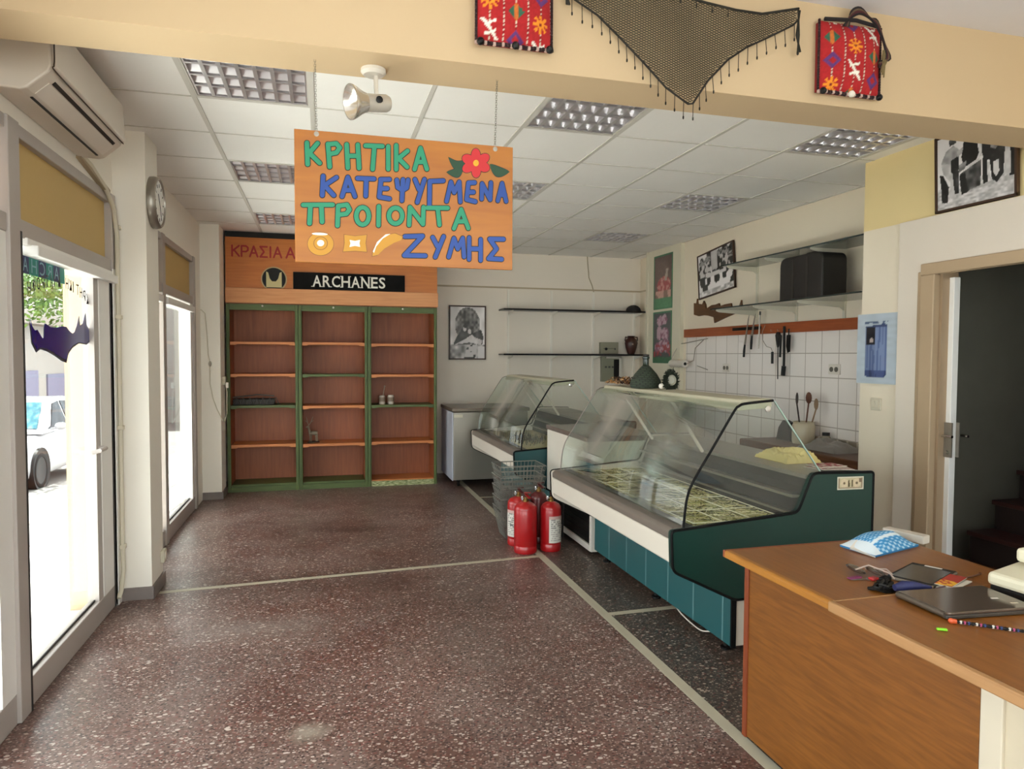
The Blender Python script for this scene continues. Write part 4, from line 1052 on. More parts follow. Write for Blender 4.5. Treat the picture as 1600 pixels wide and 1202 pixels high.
# ------------------------------------------------------------------ refrigerated display cases
ENDP = [(1.606, 0.665), (1.614, 0.47), (1.955, 0.302), (2.76, 0.302), (2.762, 0.906), (2.395, 0.914), (2.31, 0.718)]
GLP = smooth_path([(1.68, 0.674), (1.686, 0.75), (1.700, 0.83), (1.735, 0.908), (1.84, 1.07), (1.945, 1.232), (1.972, 1.258), (2.01, 1.270), (2.165, 1.284)], 5)
def display_case(label, y0, y1, sidem, tilem, far=False):
    t = thing('display_case', label, 'display case', (2.1, (y0 + y1) / 2, 0), 'curved glass display cases')
    EP = round_poly(ENDP, {0: 0.02, 1: 0.035, 2: 0.02, 3: 0.02, 4: 0.015, 5: 0.03, 6: 0.03})
    for ya, yb, mm, nm in ((y0 - 0.018, y0 + 0.018, sidem, 'end_panel'), (y1 - 0.018, y1 + 0.018, M_casewhite, 'end_panel')):
        m = MB(); m.prism(EP, 'Y', ya, yb); e = m.build(nm, mm, t)
        m = MB(); m.tube([(p[0], (ya + yb) / 2 - (0.016 if nm == 'end_panel' and ya < y0 + 0.1 else -0.016), p[1]) for p in EP], 0.0075, 6, closed=True); m.build('edge_trim', M_rubber, e, smooth=True)
    # white fascia bumper and brown buffer strip
    m = MB(); m.prism(round_poly([(1.612, 0.618), (1.612, 0.505), (1.64, 0.490), (1.70, 0.50), (1.70, 0.618)], 0.01), 'Y', y0 + 0.018, y1 - 0.018); m.build('fascia', M_casewhite, t)
    m = MB(); m.prism(round_poly([(1.607, 0.62), (1.70, 0.62), (1.70, 0.672), (1.63, 0.672), (1.607, 0.655)], 0.008), 'Y', y0 + 0.018, y1 - 0.02); m.build('buffer_strip', M_bumper, t)
    m = MB(); m.box(1.70, 1.745, y0 + 0.018, y1 - 0.018, 0.64, 0.674); m.build('front_ledge', M_darksteel, t)
    # body under the deck, tiled kick panel
    m = MB(); m.prism([(1.66, 0.50), (1.97, 0.33), (2.74, 0.33), (2.74, 0.64), (1.70, 0.64)], 'Y', y0 + 0.02, y1 - 0.02); m.build('tub', M_casewhite, t)
    m = MB(); m.box(1.97, 2.72, y0 + 0.004, y1, 0.06, 0.335); m.build('base', M_casewhite, t)
    m = MB(); m.box(1.95, 1.968, y0 + 0.004, y1, 0.06, 0.335); m.build('kick_panel', tilem, t)
    m = MB(); m.box(1.945, 1.972, y0 - 0.008, y0 + 0.003, 0.055, 0.335); m.build('corner_strip', M_rubber, t)
    for yy in (y0 + 0.12, (y0 + y1) / 2, y1 - 0.12):
        for xx in (2.0, 2.65):
            m = MB(); m.lathe([(0.03, 0), (0.03, 0.01), (0.014, 0.015), (0.014, 0.065)], (xx, yy, 0), 12); m.build('foot', M_black, t)
    # deck, riser, rear top
    m = MB(); m.box(1.745, 2.31, y0 + 0.018, y1 - 0.018, 0.64, 0.655); m.build('deck', mat('deck_straw', '#c9bd90', 0.7, vary=0.2, scale=16), t)
    m = MB(); m.prism([(2.31, 0.64), (2.314, 0.70), (2.355, 0.80), (2.355, 0.84), (2.385, 0.885), (2.39, 0.64)], 'Y', y0 + 0.018, y1 - 0.018); m.build('riser', M_darksteel, t)
    m = MB(); m.box(2.30, 2.37, y0 + 0.02, y1 - 0.02, 0.786, 0.80); m.box(2.29, 2.32, y0 + 0.02, y1 - 0.02, 0.70, 0.712); m.build('inner_ledge', M_steel, t)
    m = MB(); m.box(2.375, 2.755, y0 + 0.015, y1 - 0.015, 0.88, 0.9); m.build('rear_top', M_steel, t)
    m = MB(); m.box(2.70, 2.745, y0 + 0.02, y1 - 0.02, 0.335, 0.88); m.box(2.39, 2.7, y0 + 0.02, y1 - 0.02, 0.62, 0.66); m.build('rear_panel', M_casewhite, t)
    # glazing
    m = MB(); n = len(GLP); m.add([(p[0], y0 + 0.012, p[1]) for p in GLP] + [(p[0], y1 - 0.012, p[1]) for p in GLP], [(i, i + 1, n + i + 1, n + i) for i in range(n - 1)])
    g = m.build('curved_glass', M_caseglass, t, smooth=True)
    sd = g.modifiers.new('thickness', 'SOLIDIFY'); sd.thickness = 0.005; sd.offset = 0
    poly = GLP + [(2.463, 0.893), (2.39, 0.905), (2.315, 0.715)]
    for yy in (y0, y1):
        m = MB(); m.prism(poly, 'Y', yy - 0.003, yy + 0.003); e = m.build('end_glass', M_caseglass, t)
        m = MB(); m.tube([(p[0] - 0.002, yy - 0.001, p[1] + 0.001) for p in GLP], 0.0065 if yy == y0 else 0.004, 6); m.build('glass_edge', M_rubber if yy == y0 else M_bumper, e, smooth=True)
        m = MB(); m.lathe([(0.016, 0), (0.016, 0.006), (0.0, 0.009)], (2.13, yy - 0.004, 1.243), 14, (0, -1, 0)); m.build('fixing', M_chrome, e, smooth=True)
        m = MB(); m.prism([(2.165, 1.284), (2.172, 1.284), (2.47, 0.893), (2.463, 0.893)], 'Y', yy - 0.004, yy + 0.004); m.build('rear_edge', mat('glass_rim', '#9fb5aa', 0.2), e)
    m = MB(); m.prism(round_poly([(1.985, 1.232), (2.185, 1.245), (2.185, 1.292), (2.01, 1.288)], 0.01), 'Y', y0 + 0.04, y1 - 0.02); m.build('canopy', mat('canopy_cream', '#b9b39c', 0.45, vary=0.05), t, bevel=0.003)
    for yy in (y0 + 0.55 * (y1 - y0), y1 - 0.10):
        m = MB(); m.tube([(2.12, yy, 1.24), (2.36, yy, 0.89)], 0.011, 10); m.build('canopy_strut', M_casewhite, t, smooth=True)
    return t
M_tealk = brick_mat('teal_kick_tile', '#2a5c60', '#265558', '#5d8486', 0.29, 2.0, 0.007, 'YZ', 0.28, 0.0, (-3.07 + 3.89 - 0.0, 1.0))
near = display_case('long curved glass display case with dark green end beside the oak desk', 3.0, 4.80, M_greenpanel, M_tealk)
farc = display_case('farther curved glass display case with teal end, behind the wire baskets', 5.85, 7.62, M_teal, M_tealk, True)
# straw lining with wire racks on the near deck
random.seed(3)
m = MB()
for k in range(1500):
    x, y = random.uniform(1.76, 2.29), random.uniform(3.04, 4.76); a = random.uniform(0, math.pi); l = random.uniform(0.02, 0.06)
    z = 0.658 + random.uniform(0, 0.012)
    p = Vector((math.cos(a), math.sin(a), random.uniform(-0.1, 0.1))) * l
    x0_, x1_ = max(1.75, min(2.3, x - p.x)), max(1.75, min(2.3, x + p.x)); y0_, y1_ = max(3.03, min(4.77, y - p.y)), max(3.03, min(4.77, y + p.y))
    m.tube([(x0_, y0_, z), (x1_, y1_, z + p.z * 0.1)], random.uniform(0.0015, 0.0035), 3, mi=k % 4)
s_ = m.build('straw_lining', [mat('straw_a', '#d6c98f', 0.8), mat('straw_b', '#aaa468', 0.8), mat('straw_c', '#ece0b4', 0.8), mat('straw_d', '#6b673e', 0.8)], near, weld=False); s_['kind'] = 'stuff'
m = MB()
for y in (3.06, 3.32, 3.62, 3.92, 4.2, 4.48, 4.74): m.tube([(1.76, y, 0.677), (2.29, y, 0.677)], 0.003, 6)
for x in (1.765, 1.93, 2.11, 2.285): m.tube([(x, 3.06, 0.677), (x, 4.74, 0.677)], 0.003, 6)
m.build('wire_rack', mat('rack_cream', '#f0e8c8', 0.4), near, smooth=True)
t = thing('floor_cable', 'white cable sagging from under the dark green display case', 'cable', (1.93, 3.35, 0.0))
m = MB(); m.tube(smooth_path([(1.96, 3.58, 0.06), (1.952, 3.50, 0.046), (1.95, 3.38, 0.034), (1.952, 3.28, 0.034), (1.96, 3.20, 0.06)], 5), 0.004, 6); m.build('wire', M_white, t, smooth=True)
# dollar bill on the end panel
def bill(u, v):
    c = S('#b9ad8c')
    if u < 0.05 or u > 0.95 or v < 0.1 or v > 0.9: c = S('#c8c4b0')
    elif u < 0.09 or u > 0.91 or v < 0.16: c = S('#8f7a64')
    for cx in (0.27, 0.74):
        r = math.hypot((u - cx) * 2.3, v - 0.5)
        if r < 0.34: c = S('#cbb99a')
        if r < 0.10: c = S('#6a5a44')
    if abs(u - 0.44) < 0.022 * (1.2 - v) + 0.012 and 0.2 < v < 0.75: c = S('#4a3c22')
    if abs(u - 0.565) < 0.022 and 0.2 < v < 0.75: c = S('#54452a')
    if 0.82 < u < 0.92 and 0.55 < v < 0.85: c = S('#7a6450')
    return tuple(x * (0.92 + 0.16 * hnoise(u * 40, v * 18, 5)) for x in c)
o = grid_print('banknote', bill, (2.537, 2.9795, 0.822), (0.162, 0, -0.002), (0, 0, 0.067), 60, 26, M_paper)
tag(o, 'one dollar banknote stuck on the dark green case end', 'banknote')
# white serving counter between the two cases
t = thing('serving_counter', 'low white counter with dark marble top between the two glass cases', 'counter', (2.2, 5.3, 0))
m = MB(); m.box(1.90, 2.5, 4.835, 5.80, 0.338, 0.862); m.box(1.958, 2.5, 4.835, 5.80, 0.03, 0.338); m.build('body', M_casewhite, t, bevel=0.003)
m = MB(); m.box(1.892, 2.52, 4.832, 5.81, 0.862, 0.90); m.build('top', mat('dark_marble', '#6b5c55', 0.2, vary=0.35, scale=9), t, bevel=0.003)
m = MB(); m.box(1.935, 1.957, 4.835, 4.875, 0.03, 0.335); m.box(1.935, 1.957, 4.875, 5.8, 0.03, 0.075); m.box(1.935, 1.957, 4.875, 5.8, 0.30, 0.335); m.build('grille_frame', M_white, t, bevel=0.003)
m = MB(); m.box(1.95, 1.957, 4.875, 5.8, 0.075, 0.30)
for k in range(5): m.box(1.940, 1.950, 4.875, 5.8, 0.095 + k * 0.042, 0.107 + k * 0.042)
m.build('grille', M_black, t)
# papers and odd things on the rear tops
t = thing('paper_bag', 'crumpled yellow paper bag on the near case rear top', 'bag', (2.66, 3.5, 0.9))
def crumple(cx, cy, z, rx, ry, h, seed, n=22):
    mb = MB(); vs_ = []
    for j in range(n + 1):
        for i in range(n + 1):
            u, v = i / n * 2 - 1, j / n * 2 - 1
            r = max(abs(u), abs(v))
            hh = h * (1 - r ** 3) * (0.55 + 0.9 * hnoise(u * 3 + 9, v * 3, seed)) + 0.012 * hnoise(u * 8, v * 8, seed + 1) * (1 - r ** 6)
            vs_.append((cx + rx * u * (1 + 0.12 * hnoise(u * 2, v * 2 + 5, seed)), cy + ry * v * (1 + 0.12 * hnoise(u * 2 + 7, v * 2, seed)), z + max(hh, 0.0005)))
    fs = [(j * (n + 1) + i, j * (n + 1) + i + 1, (j + 1) * (n + 1) + i + 1, (j + 1) * (n + 1) + i) for j in range(n) for i in range(n)]
    mb.add(vs_, fs)
    base = [(p[0], p[1], z) for p in vs_]
    mb.add([base[0], base[n], base[(n + 1) * (n + 1) - 1], base[n * (n + 1)]], [(0, 3, 2, 1)])
    return mb
crumple(2.63, 3.5, 0.9005, 0.11, 0.15, 0.06, 4).build('sheet', mat('yellow_paper', '#cbb878', 0.8, vary=0.1), t)
for k, (cx, cy, r, hexa) in enumerate(((2.63, 3.20, 0.25, '#a98c86'), (2.645, 3.14, -0.2, '#b8a39a'), (2.66, 3.21, 0.05, '#a24a4c'))):
    def mg_(u, v, hexa=hexa, k=k):
        c = S(hexa)
        if hnoise(u * 6, v * 5, k) > 0.55: c = S('#c9bdb0')
        if hnoise(u * 7 + 3, v * 5, k + 4) > 0.7: c = S('#8a2f36')
        return c
    R = Matrix.Rotation(r, 3, 'Z'); o0 = Vector((cx, cy, 0.904 + 0.004 * k)); du = R @ Vector((0.17, 0, 0)); dv = R @ Vector((0, 0.12, 0))
    tt = thing('magazine', ['pinkish magazine lowest in the small pile on the rear top', 'pale magazine in the small pile, nearest the banknote', 'magazine with red cover topmost of the small pile'][k], 'magazine', tuple(o0), 'magazines on the rear top')
    m = MB(); m.obox(o0 - Vector((0, 0, 0.0018)), (0.17, 0.12, 0.0034), R); m.build('pages', mat('page_white', '#cfc8bb', 0.7), tt)
    grid_print('cover', mg_, o0 - du / 2 - dv / 2 + Vector((0, 0, 0.0002)), du, dv, 24, 18, M_paper, tt)
t = thing('dried_herbs', 'dark bunch of dried herbs lying inside the farther glass case', 'herbs', (1.99, 6.7, 0.655)); t['kind'] = 'stuff'
m = MB(); random.seed(5)
for k in range(260):
    x, y = random.gauss(1.98, 0.10), random.gauss(6.75, 0.2); x = max(1.78, min(2.25, x)); a = random.uniform(0, 6.28); l = random.uniform(0.02, 0.05)
    m.tube([(x, y, 0.657), (x + l * math.cos(a) * 0.5, y + l * math.sin(a), 0.665 + random.uniform(0, 0.06))], [0.004, 0.001], 4)
m.build('sprigs', mat('herb_dark', '#3c3a22', 0.9, vary=0.3, scale=30), t, weld=False)
# things standing on the near canopy
t = thing('demijohn', 'dark green wicker covered demijohn on the case canopy', 'demijohn', (2.09, 4.27, 1.29))
m = MB(); m.lathe([(0.0, 0), (0.098, 0.0), (0.105, 0.02), (0.098, 0.05), (0.075, 0.09), (0.045, 0.125), (0.026, 0.145)], (2.09, 4.27, 1.2925), 30); m.build('wicker_body', brick_mat('wicker_green', '#3d4a38', '#2f3a2e', '#1b211a', 0.03, 0.012, 0.003, 'XZ', 0.8, 0.5), t, smooth=True)
m = MB(); m.lathe([(0.024, 0.14), (0.020, 0.155), (0.020, 0.19), (0.024, 0.195), (0.024, 0.205), (0.018, 0.21)], (2.09, 4.27, 1.2925), 18); m.build('neck', mat('bottle_green', '#14241a', 0.15), t, smooth=True)
m = MB(); m.lathe([(0.02, 0.205), (0.021, 0.222), (0.0, 0.225)], (2.09, 4.27, 1.2925), 14); m.build('stopper', mat('stopper_dark', '#1e1a18', 0.6), t)
t = thing('wreath', 'dark leafy wreath around a pale plate beside the demijohn', 'wreath', (2.12, 3.98, 1.29))
m = MB(); random.seed(9); cw = Vector((2.12, 3.98, 1.352))
for k in range(260):
    a = random.uniform(0, 6.283); rr = 0.052 + random.uniform(-0.014, 0.016)
    u = Vector((0.35, -0.94, 0)).normalized(); p = cw + u.cross(Vector((0, 0, 1))) * 0 + Vector((0.94, 0.35, 0)) * (rr * math.cos(a)) + Vector((0, 0, 1)) * (rr * math.sin(a))
    d = Vector((random.uniform(-1, 1), random.uniform(-1, 1), random.uniform(-1, 1))).normalized() * 0.022; w = d.orthogonal().normalized() * 0.008
    m.add([(q.x, q.y, max(q.z, 1.2935)) for q in (p - d, p + w, p + d, p - w)], [(0, 1, 2, 3)])
m.build('leaves', mat('wreath_green', '#232a1c', 0.8, vary=0.3, scale=50), t, weld=False)
m = MB(); m.lathe([(0.0, 0.010), (0.024, 0.010), (0.036, 0.0), (0.034, 0.005), (0.0, 0.003)], cw + Vector((0.0, 0.0, 0)), 24, (-0.35, -0.94, 0.1)); m.build('plate', mat('plate_pale', '#8f8c7c', 0.4), t, smooth=True)
m = MB(); m.ball((2.06, 3.985, 1.315), (0.02, 0.015, 0.018), 10); m.build('white_bloom', M_white, t, smooth=True)
t = thing('dried_flowers', 'brown and gold bunch of dried flowers lying on the case canopy', 'dried flowers', (2.1, 4.6, 1.29)); t['kind'] = 'stuff'
m = MB(); random.seed(11)
for k in range(320):
    y = random.uniform(4.40, 4.78); x = 2.085 + random.uniform(-0.07, 0.07); z = 1.296 + random.uniform(0, 0.06) * (0.4 + 0.6 * math.sin((y - 4.36) / 0.42 * 3.1))
    d = Vector((random.uniform(-1, 1), random.uniform(-1, 1), random.uniform(-.6, 1))).normalized() * random.uniform(0.01, 0.022); w = d.orthogonal().normalized() * 0.006
    p = Vector((x, y, max(z, 1.312)))
    m.add([p - d, p + w, p + d, p - w], [(0, 1, 2, 3)], k % 4 if y > 4.5 else (k % 2) * 3)
m.build('petals', [mat('petal_brown', '#5e3820', 0.9), mat('petal_gold', '#b07a3c', 0.9), mat('petal_pale', '#c29a70', 0.9), mat('petal_dark', '#33221a', 0.9)], t, weld=False)

# ------------------------------------------------------------------ chest freezer, baskets, extinguishers
t = thing('chest_freezer', 'steel fronted chest freezer on castors beside the shelf units', 'freezer', (1.8, 8.1, 0))
m = MB(); m.box(1.425, 2.3, 7.75, 8.5, 0.085, 0.86); m.build('body', M_steel, t, bevel=0.006)
m = MB(); m.box(1.412, 1.424, 7.755, 8.5, 0.08, 0.86); m.build('side_panel', mat('freezer_side', '#c3c6d2', 0.4), t, bevel=0.004)
m = MB(); m.box(1.405, 2.32, 7.735, 8.52, 0.865, 0.905); m.build('lid', mat('freezer_lid', '#75695c', 0.3, metal=0.4, vary=0.15), t, bevel=0.006)
m = MB(); m.box(1.43, 1.53, 7.745, 7.75, 0.80, 0.835); m.build('badge', mat('badge_pale', '#c8c0ae', 0.5), t)
for xx in (1.5, 2.2):
    for yy in (7.85, 8.4):
        m = MB(); m.lathe([(0.0, -0.012), (0.035, -0.012), (0.035, 0.012), (0.0, 0.012)], (xx, yy, 0.036), 16, (1, 0, 0)); m.box(xx - 0.02, xx + 0.02, yy - 0.02, yy + 0.02, 0.06, 0.085); m.build('castor', M_black, t, smooth=True)
def basket(i, z0):
    labs = ['lowest grey wire basket of the stack behind the extinguishers', 'second wire basket up in the stack behind the extinguishers', 'middle wire basket of the stack behind the extinguishers', 'fourth wire basket up in the stack behind the extinguishers', 'topmost wire basket of the stack behind the extinguishers']
    s = 1.0 + 0.012 * i
    t = thing('wire_basket', labs[i], 'basket', (1.575, 5.57, z0), 'stacked wire baskets')
    bx, by, tx, ty, h = 0.135 * s, 0.10, 0.185 * s, 0.15, 0.24
    cx, cyy = 1.575, 5.57
    mw = MB(); r = 0.0022
    for k in range(7):
        f = k / 6; hx, hy = bx + (tx - bx) * f, by + (ty - by) * f; z = z0 + 0.004 + h * f
        mw.tube([(cx - hx, cyy - hy, z), (cx + hx, cyy - hy, z), (cx + hx, cyy + hy, z), (cx - hx, cyy + hy, z)], r if k < 6 else 0.0045, 4, closed=True)
    for k in range(13):
        f = -1 + 2 * k / 12
        for sgn in (-1, 1): mw.tube([(cx + f * bx, cyy + sgn * by, z0 + 0.004), (cx + f * tx, cyy + sgn * ty, z0 + h)], r, 4)
        mw.tube([(cx + f * bx, cyy - by, z0 + 0.004), (cx + f * bx, cyy + by, z0 + 0.004)], r, 4)
    for k in range(9):
        f = -1 + 2 * k / 8
        for sgn in (-1, 1): mw.tube([(cx + sgn * bx, cyy + f * by, z0 + 0.004), (cx + sgn * tx, cyy + f * ty, z0 + h)], r, 4)
        mw.tube([(cx - bx, cyy + f * by, z0 + 0.004), (cx + bx, cyy + f * by, z0 + 0.004)], r, 4)
    mw.build('wire_body', mat('basket_wire', '#8d8c84', 0.45, metal=0.4), t, weld=False)
    m = MB(); m.tube([(cx - tx, cyy - 0.05, z0 + h), (cx - tx * 0.9, cyy - 0.045, z0 + h - 0.03), (cx - tx * 0.9, cyy + 0.045, z0 + h - 0.03), (cx - tx, cyy + 0.05, z0 + h)], 0.004, 6); m.build('handle', M_darkred if i % 2 else M_black, t, smooth=True)
for i in range(5): basket(i, 0.002 + i * 0.088)
def label_fn(seed):
    def fn(u, v):
        c = S('#d6d2c8')
        if 0.12 < u < 0.88 and 0.08 < v < 0.92 and (int(v * 26) % 2 == 0) and hnoise(u * 14, int(v * 26), seed) > 0.35: c = S('#8e8a86')
        if 0.3 < u < 0.75 and 0.36 < v < 0.52 and hnoise(u * 9, v * 9, seed + 3) > 0.5: c = S('#6c6a6a')
        if v > 0.88: c = S('#c9a8a0')
        return c
    return fn
def extinguisher(label, x, y, r, h, paint, face=None, hose=True):
    t = thing('fire_extinguisher', label, 'fire extinguisher', (x, y, 0), 'fire extinguishers on the floor')
    m = MB(); m.lathe([(0.0, 0.0), (r * 0.96, 0.0), (r, 0.012), (r, 0.05), (r * 0.975, 0.053), (r * 0.975, 0.058), (r, 0.062), (r, h - 0.055), (r * 0.985, h - 0.05), (r * 0.985, h - 0.045), (r * 0.97, h - 0.03), (r * 0.8, h - 0.008), (r * 0.45, h + 0.008), (r * 0.28, h + 0.012)], (x, y, 0.001), 32); m.build('cylinder', paint, t, smooth=True)
    m = MB(); m.lathe([(0.02, h + 0.01), (0.02, h + 0.03), (0.016, h + 0.034), (0.016, h + 0.05)], (x, y, 0), 14); m.build('valve', mat('brass_valve', '#8a6a3a', 0.35, metal=0.8), t, smooth=True)
    m = MB(); m.obox((x + 0.01, y - 0.02, h + 0.058), (0.022, 0.11, 0.008), Matrix.Rotation(0.12, 3, 'X')); m.obox((x + 0.01, y - 0.02, h + 0.085), (0.022, 0.12, 0.007), Matrix.Rotation(-0.18, 3, 'X')); m.build('lever', paint if face is None else M_darkred, t, bevel=0.002)
    m = MB(); m.lathe([(0.015, 0), (0.016, 0.012), (0.0, 0.014)], (x - 0.02, y, h + 0.04), 14, (-1, -0.4, 0)); m.build('gauge', M_chrome, t, smooth=True)
    if hose:
        m = MB(); m.tube([(x + 0.016, y, h + 0.04), (x + r * 0.7, y - 0.01, h + 0.055), (x + r + 0.02, y - 0.01, h - 0.02), (x + r + 0.016, y - 0.005, h * 0.55), (x + r + 0.014, y, h * 0.25)], 0.008, 8); m.build('hose', M_black, t, smooth=True)
    if face is not None:
        a0, da, z0, z1, seed = face
        fn = label_fn(seed); n = 22; k2 = 40; mb = MB(); vs_ = []; cols = []
        for j in range(k2 + 1):
            for i in range(n + 1):
                a = a0 + da * (i / n - 0.5); rr = r + 0.0012
                vs_.append((x + rr * math.cos(a), y + rr * math.sin(a), z0 + (z1 - z0) * j / k2)); cols.append(fn(i / n, j / k2))
        mb.add(vs_, [(j * (n + 1) + i, j * (n + 1) + i + 1, (j + 1) * (n + 1) + i + 1, (j + 1) * (n + 1) + i) for j in range(k2) for i in range(n)])
        ob = mb.build('paper_label', M_paper, t, smooth=True, weld=False)
        at = ob.data.color_attributes.new('Col', 'FLOAT_COLOR', 'POINT')
        for i, c in enumerate(cols): at.data[i].color = (*c, 1)
    return t
extinguisher('front red fire extinguisher of the group, without a label facing out', 1.492, 5.075, 0.088, 0.375, M_red, None, False)
extinguisher('red fire extinguisher half hidden behind the front one, white label', 1.50, 5.30, 0.088, 0.372, M_red, (-2.35, 1.7, 0.075, 0.285, 1), False)
extinguisher('red fire extinguisher with large white label, nearest the glass case', 1.700, 5.085, 0.080, 0.365, M_red, (-1.25, 1.6, 0.07, 0.275, 2))
extinguisher('dark red fire extinguisher at the back of the group by the wire baskets', 1.672, 5.315, 0.070, 0.40, M_darkred, None, False)

# ------------------------------------------------------------------ back wall shelving
t = thing('wall_shelving', 'white standards with two long dark edged shelves on the back wall', 'shelves', (3.2, 8.7, 0.95))
for x in (2.33, 2.92, 3.51, 4.11):
    m = MB(); m.box(x - 0.014, x + 0.014, 8.762, 8.78, 0.95, 2.36); m.build('standard', M_cream, t)
    for z in (2.085, 1.515):
        m = MB(); m.prism([(8.765, z - 0.005), (8.765, z - 0.085), (8.74, z - 0.05), (8.55, z - 0.022), (8.52, z - 0.005)], 'X', x - 0.006, x + 0.006); m.build('bracket', M_cream, t)
for z in (2.085, 1.515):
    m = MB(); m.box(2.2, 4.17, 8.5, 8.76, z - 0.004, z + 0.014); s_ = m.build('shelf', mat('smoked_shelf', '#4c4a44', 0.3), t)
    m = MB(); m.box(2.2, 4.17, 8.494, 8.5, z - 0.006, z + 0.016); m.build('front_edge', M_black, s_)
t = thing('cap', 'flat black cap lying at the right end of the upper back shelf', 'cap', (4.03, 8.62, 2.1))
m = MB(); m.ball((4.03, 8.63, 2.115), (0.10, 0.10, 0.075), 18); m.v = [(x, y, max(z, 2.1005)) for x, y, z in m.v]; m.build('crown', mat('cap_black', '#15151a', 0.9), t, smooth=True)
m = MB(); m.prism([(3.95, 8.57), (3.98, 8.53), (4.03, 8.515), (4.09, 8.53), (4.12, 8.57)], 'Z', 2.1005, 2.112); m.build('peak', mat('cap_black', '#15151a', 0.9), t)
t = thing('clay_vase', 'dark brown two handled clay vase on the lower back shelf', 'vase', (4.0, 8.62, 1.53))
m = MB(); m.lathe([(0.0, 0), (0.045, 0), (0.05, 0.02), (0.075, 0.09), (0.087, 0.15), (0.075, 0.195), (0.05, 0.215), (0.045, 0.23), (0.055, 0.245), (0.048, 0.245), (0.035, 0.22)], (4.0, 8.62, 1.5295), 28); m.build('body', mat('clay_dark', '#3a1a16', 0.35, vary=0.15), t, smooth=True)
for s in (-1, 1):
    m = MB(); m.tube([(4.0 + s * 0.045, 8.62, 1.755), (4.0 + s * 0.085, 8.62, 1.76), (4.0 + s * 0.09, 8.62, 1.72), (4.0 + s * 0.078, 8.62, 1.70)], 0.009, 8); m.build('handle', mat('clay_dark', '#3a1a16', 0.35), t, smooth=True)
m = MB(); m.ball((3.985, 8.538, 1.665), (0.014, 0.005, 0.010), 8); m.build('painted_spot', mat('clay_spot', '#a58a7c', 0.5), t, smooth=True)
t = thing('fuse_box', 'grey green electric box with a dial on the back wall behind the lower shelf', 'fuse box', (3.74, 8.76, 1.15))
m = MB(); m.box(3.60, 3.86, 8.72, 8.78, 1.535, 1.69); m.build('upper_cover', mat('fuse_grey', '#97937f', 0.5), t, bevel=0.006)
m = MB(); m.box(3.62, 3.90, 8.71, 8.78, 1.16, 1.50); m.build('lower_cover', mat('fuse_grey2', '#8b8b78', 0.4), t, bevel=0.006)
m = MB(); m.box(3.865, 3.90, 8.70, 8.711, 1.16, 1.49); m.box(3.68, 3.90, 8.70, 8.711, 1.475, 1.495); m.build('cover_rim', M_white, t, bevel=0.002)
m = MB(); m.box(3.79, 3.865, 8.703, 8.711, 1.2, 1.46); m.build('dark_window', M_black, t)
m = MB(); m.lathe([(0.02, 0), (0.018, 0.012), (0.0, 0.014)], (3.68, 8.72, 1.6), 14, (0, -1, 0)); m.box(3.64, 3.80, 8.716, 8.721, 1.603, 1.608); m.build('dial', M_black, t)
m = MB(); m.ball((3.81, 8.718, 1.6), (0.012, 0.006, 0.016), 8)
for k in range(3): m.box(3.66 + k * 0.05, 3.69 + k * 0.05, 8.704, 8.711, 1.345, 1.37)
m.build('switches', mat('switch_mix', '#50504a', 0.4), t)
t = thing('wall_cable', 'thin beige cable dropping from the ceiling to the back shelf standard', 'cable', (3.46, 8.77, 2.36))
m = MB(); m.tube([(3.42, 8.772, 2.83), (3.43, 8.772, 2.70), (3.445, 8.772, 2.55), (3.49, 8.772, 2.45), (3.515, 8.77, 2.36)], 0.007, 6); m.build('wire', mat('wire_beige', '#b3a58a', 0.5), t, smooth=True)

# ------------------------------------------------------------------ photographs and posters
def gray(g): g = max(0.03, min(1.0, (g - 0.45) * 1.35 + 0.45)); c = g ** 2.2; return (c * 0.98, c * 0.94, c * 0.95)
def bw_back(u, v):
    g = 0.72 + 0.15 * hnoise(u * 6, v * 6, 1)
    d = math.hypot((u - 0.5) * 1.1, (v - 0.66) * 1.2)
    if d < 0.40: g = 0.18 + 0.62 * hnoise(u * 17, v * 20, 2) * (0.4 + d)
    if inpoly(u, v, [(0.1, 0.30), (0.22, 0.46), (0.33, 0.56), (0.5, 0.56), (0.62, 0.48), (0.9, 0.56), (0.97, 0.42), (0.92, 0.24), (0.6, 0.28), (0.12, 0.18)]): g = 0.12 + 0.3 * hnoise(u * 9, v * 9, 4)
    if inpoly(u, v, [(0.14, 0.27), (0.4, 0.36), (0.62, 0.46), (0.74, 0.40), (0.92, 0.36), (0.9, 0.26), (0.55, 0.31), (0.3, 0.28)]): g = 0.68 + 0.15 * hnoise(u * 12, v * 12, 6)
    if math.hypot(u - 0.42, v - 0.58) < 0.055 or math.hypot(u - 0.56, v - 0.52) < 0.05: g = 0.75
    if math.hypot(u - 0.43, v - 0.635) < 0.05: g = 0.15
    if v < 0.26: g = 0.35 + 0.5 * hnoise(u * 11, v * 14, 7)
    if inpoly(u, v, [(0.4, 0.0), (0.5, 0.27), (0.78, 0.28), (0.76, 0.0)]): g = 0.72 - 0.5 * (hnoise(u * 10, v * 16, 9) > 0.62)
    if u > 0.8 and v < 0.24: g = 0.78
    return gray(g)
picture('framed_photo', 'framed black and white photo of people crouched by a bush, above the freezer', bw_back, (1.548, 8.765, 1.45), (0.482, 0, 0), (0, 0, 0.69), 44, 62, 0.018, 0.018)
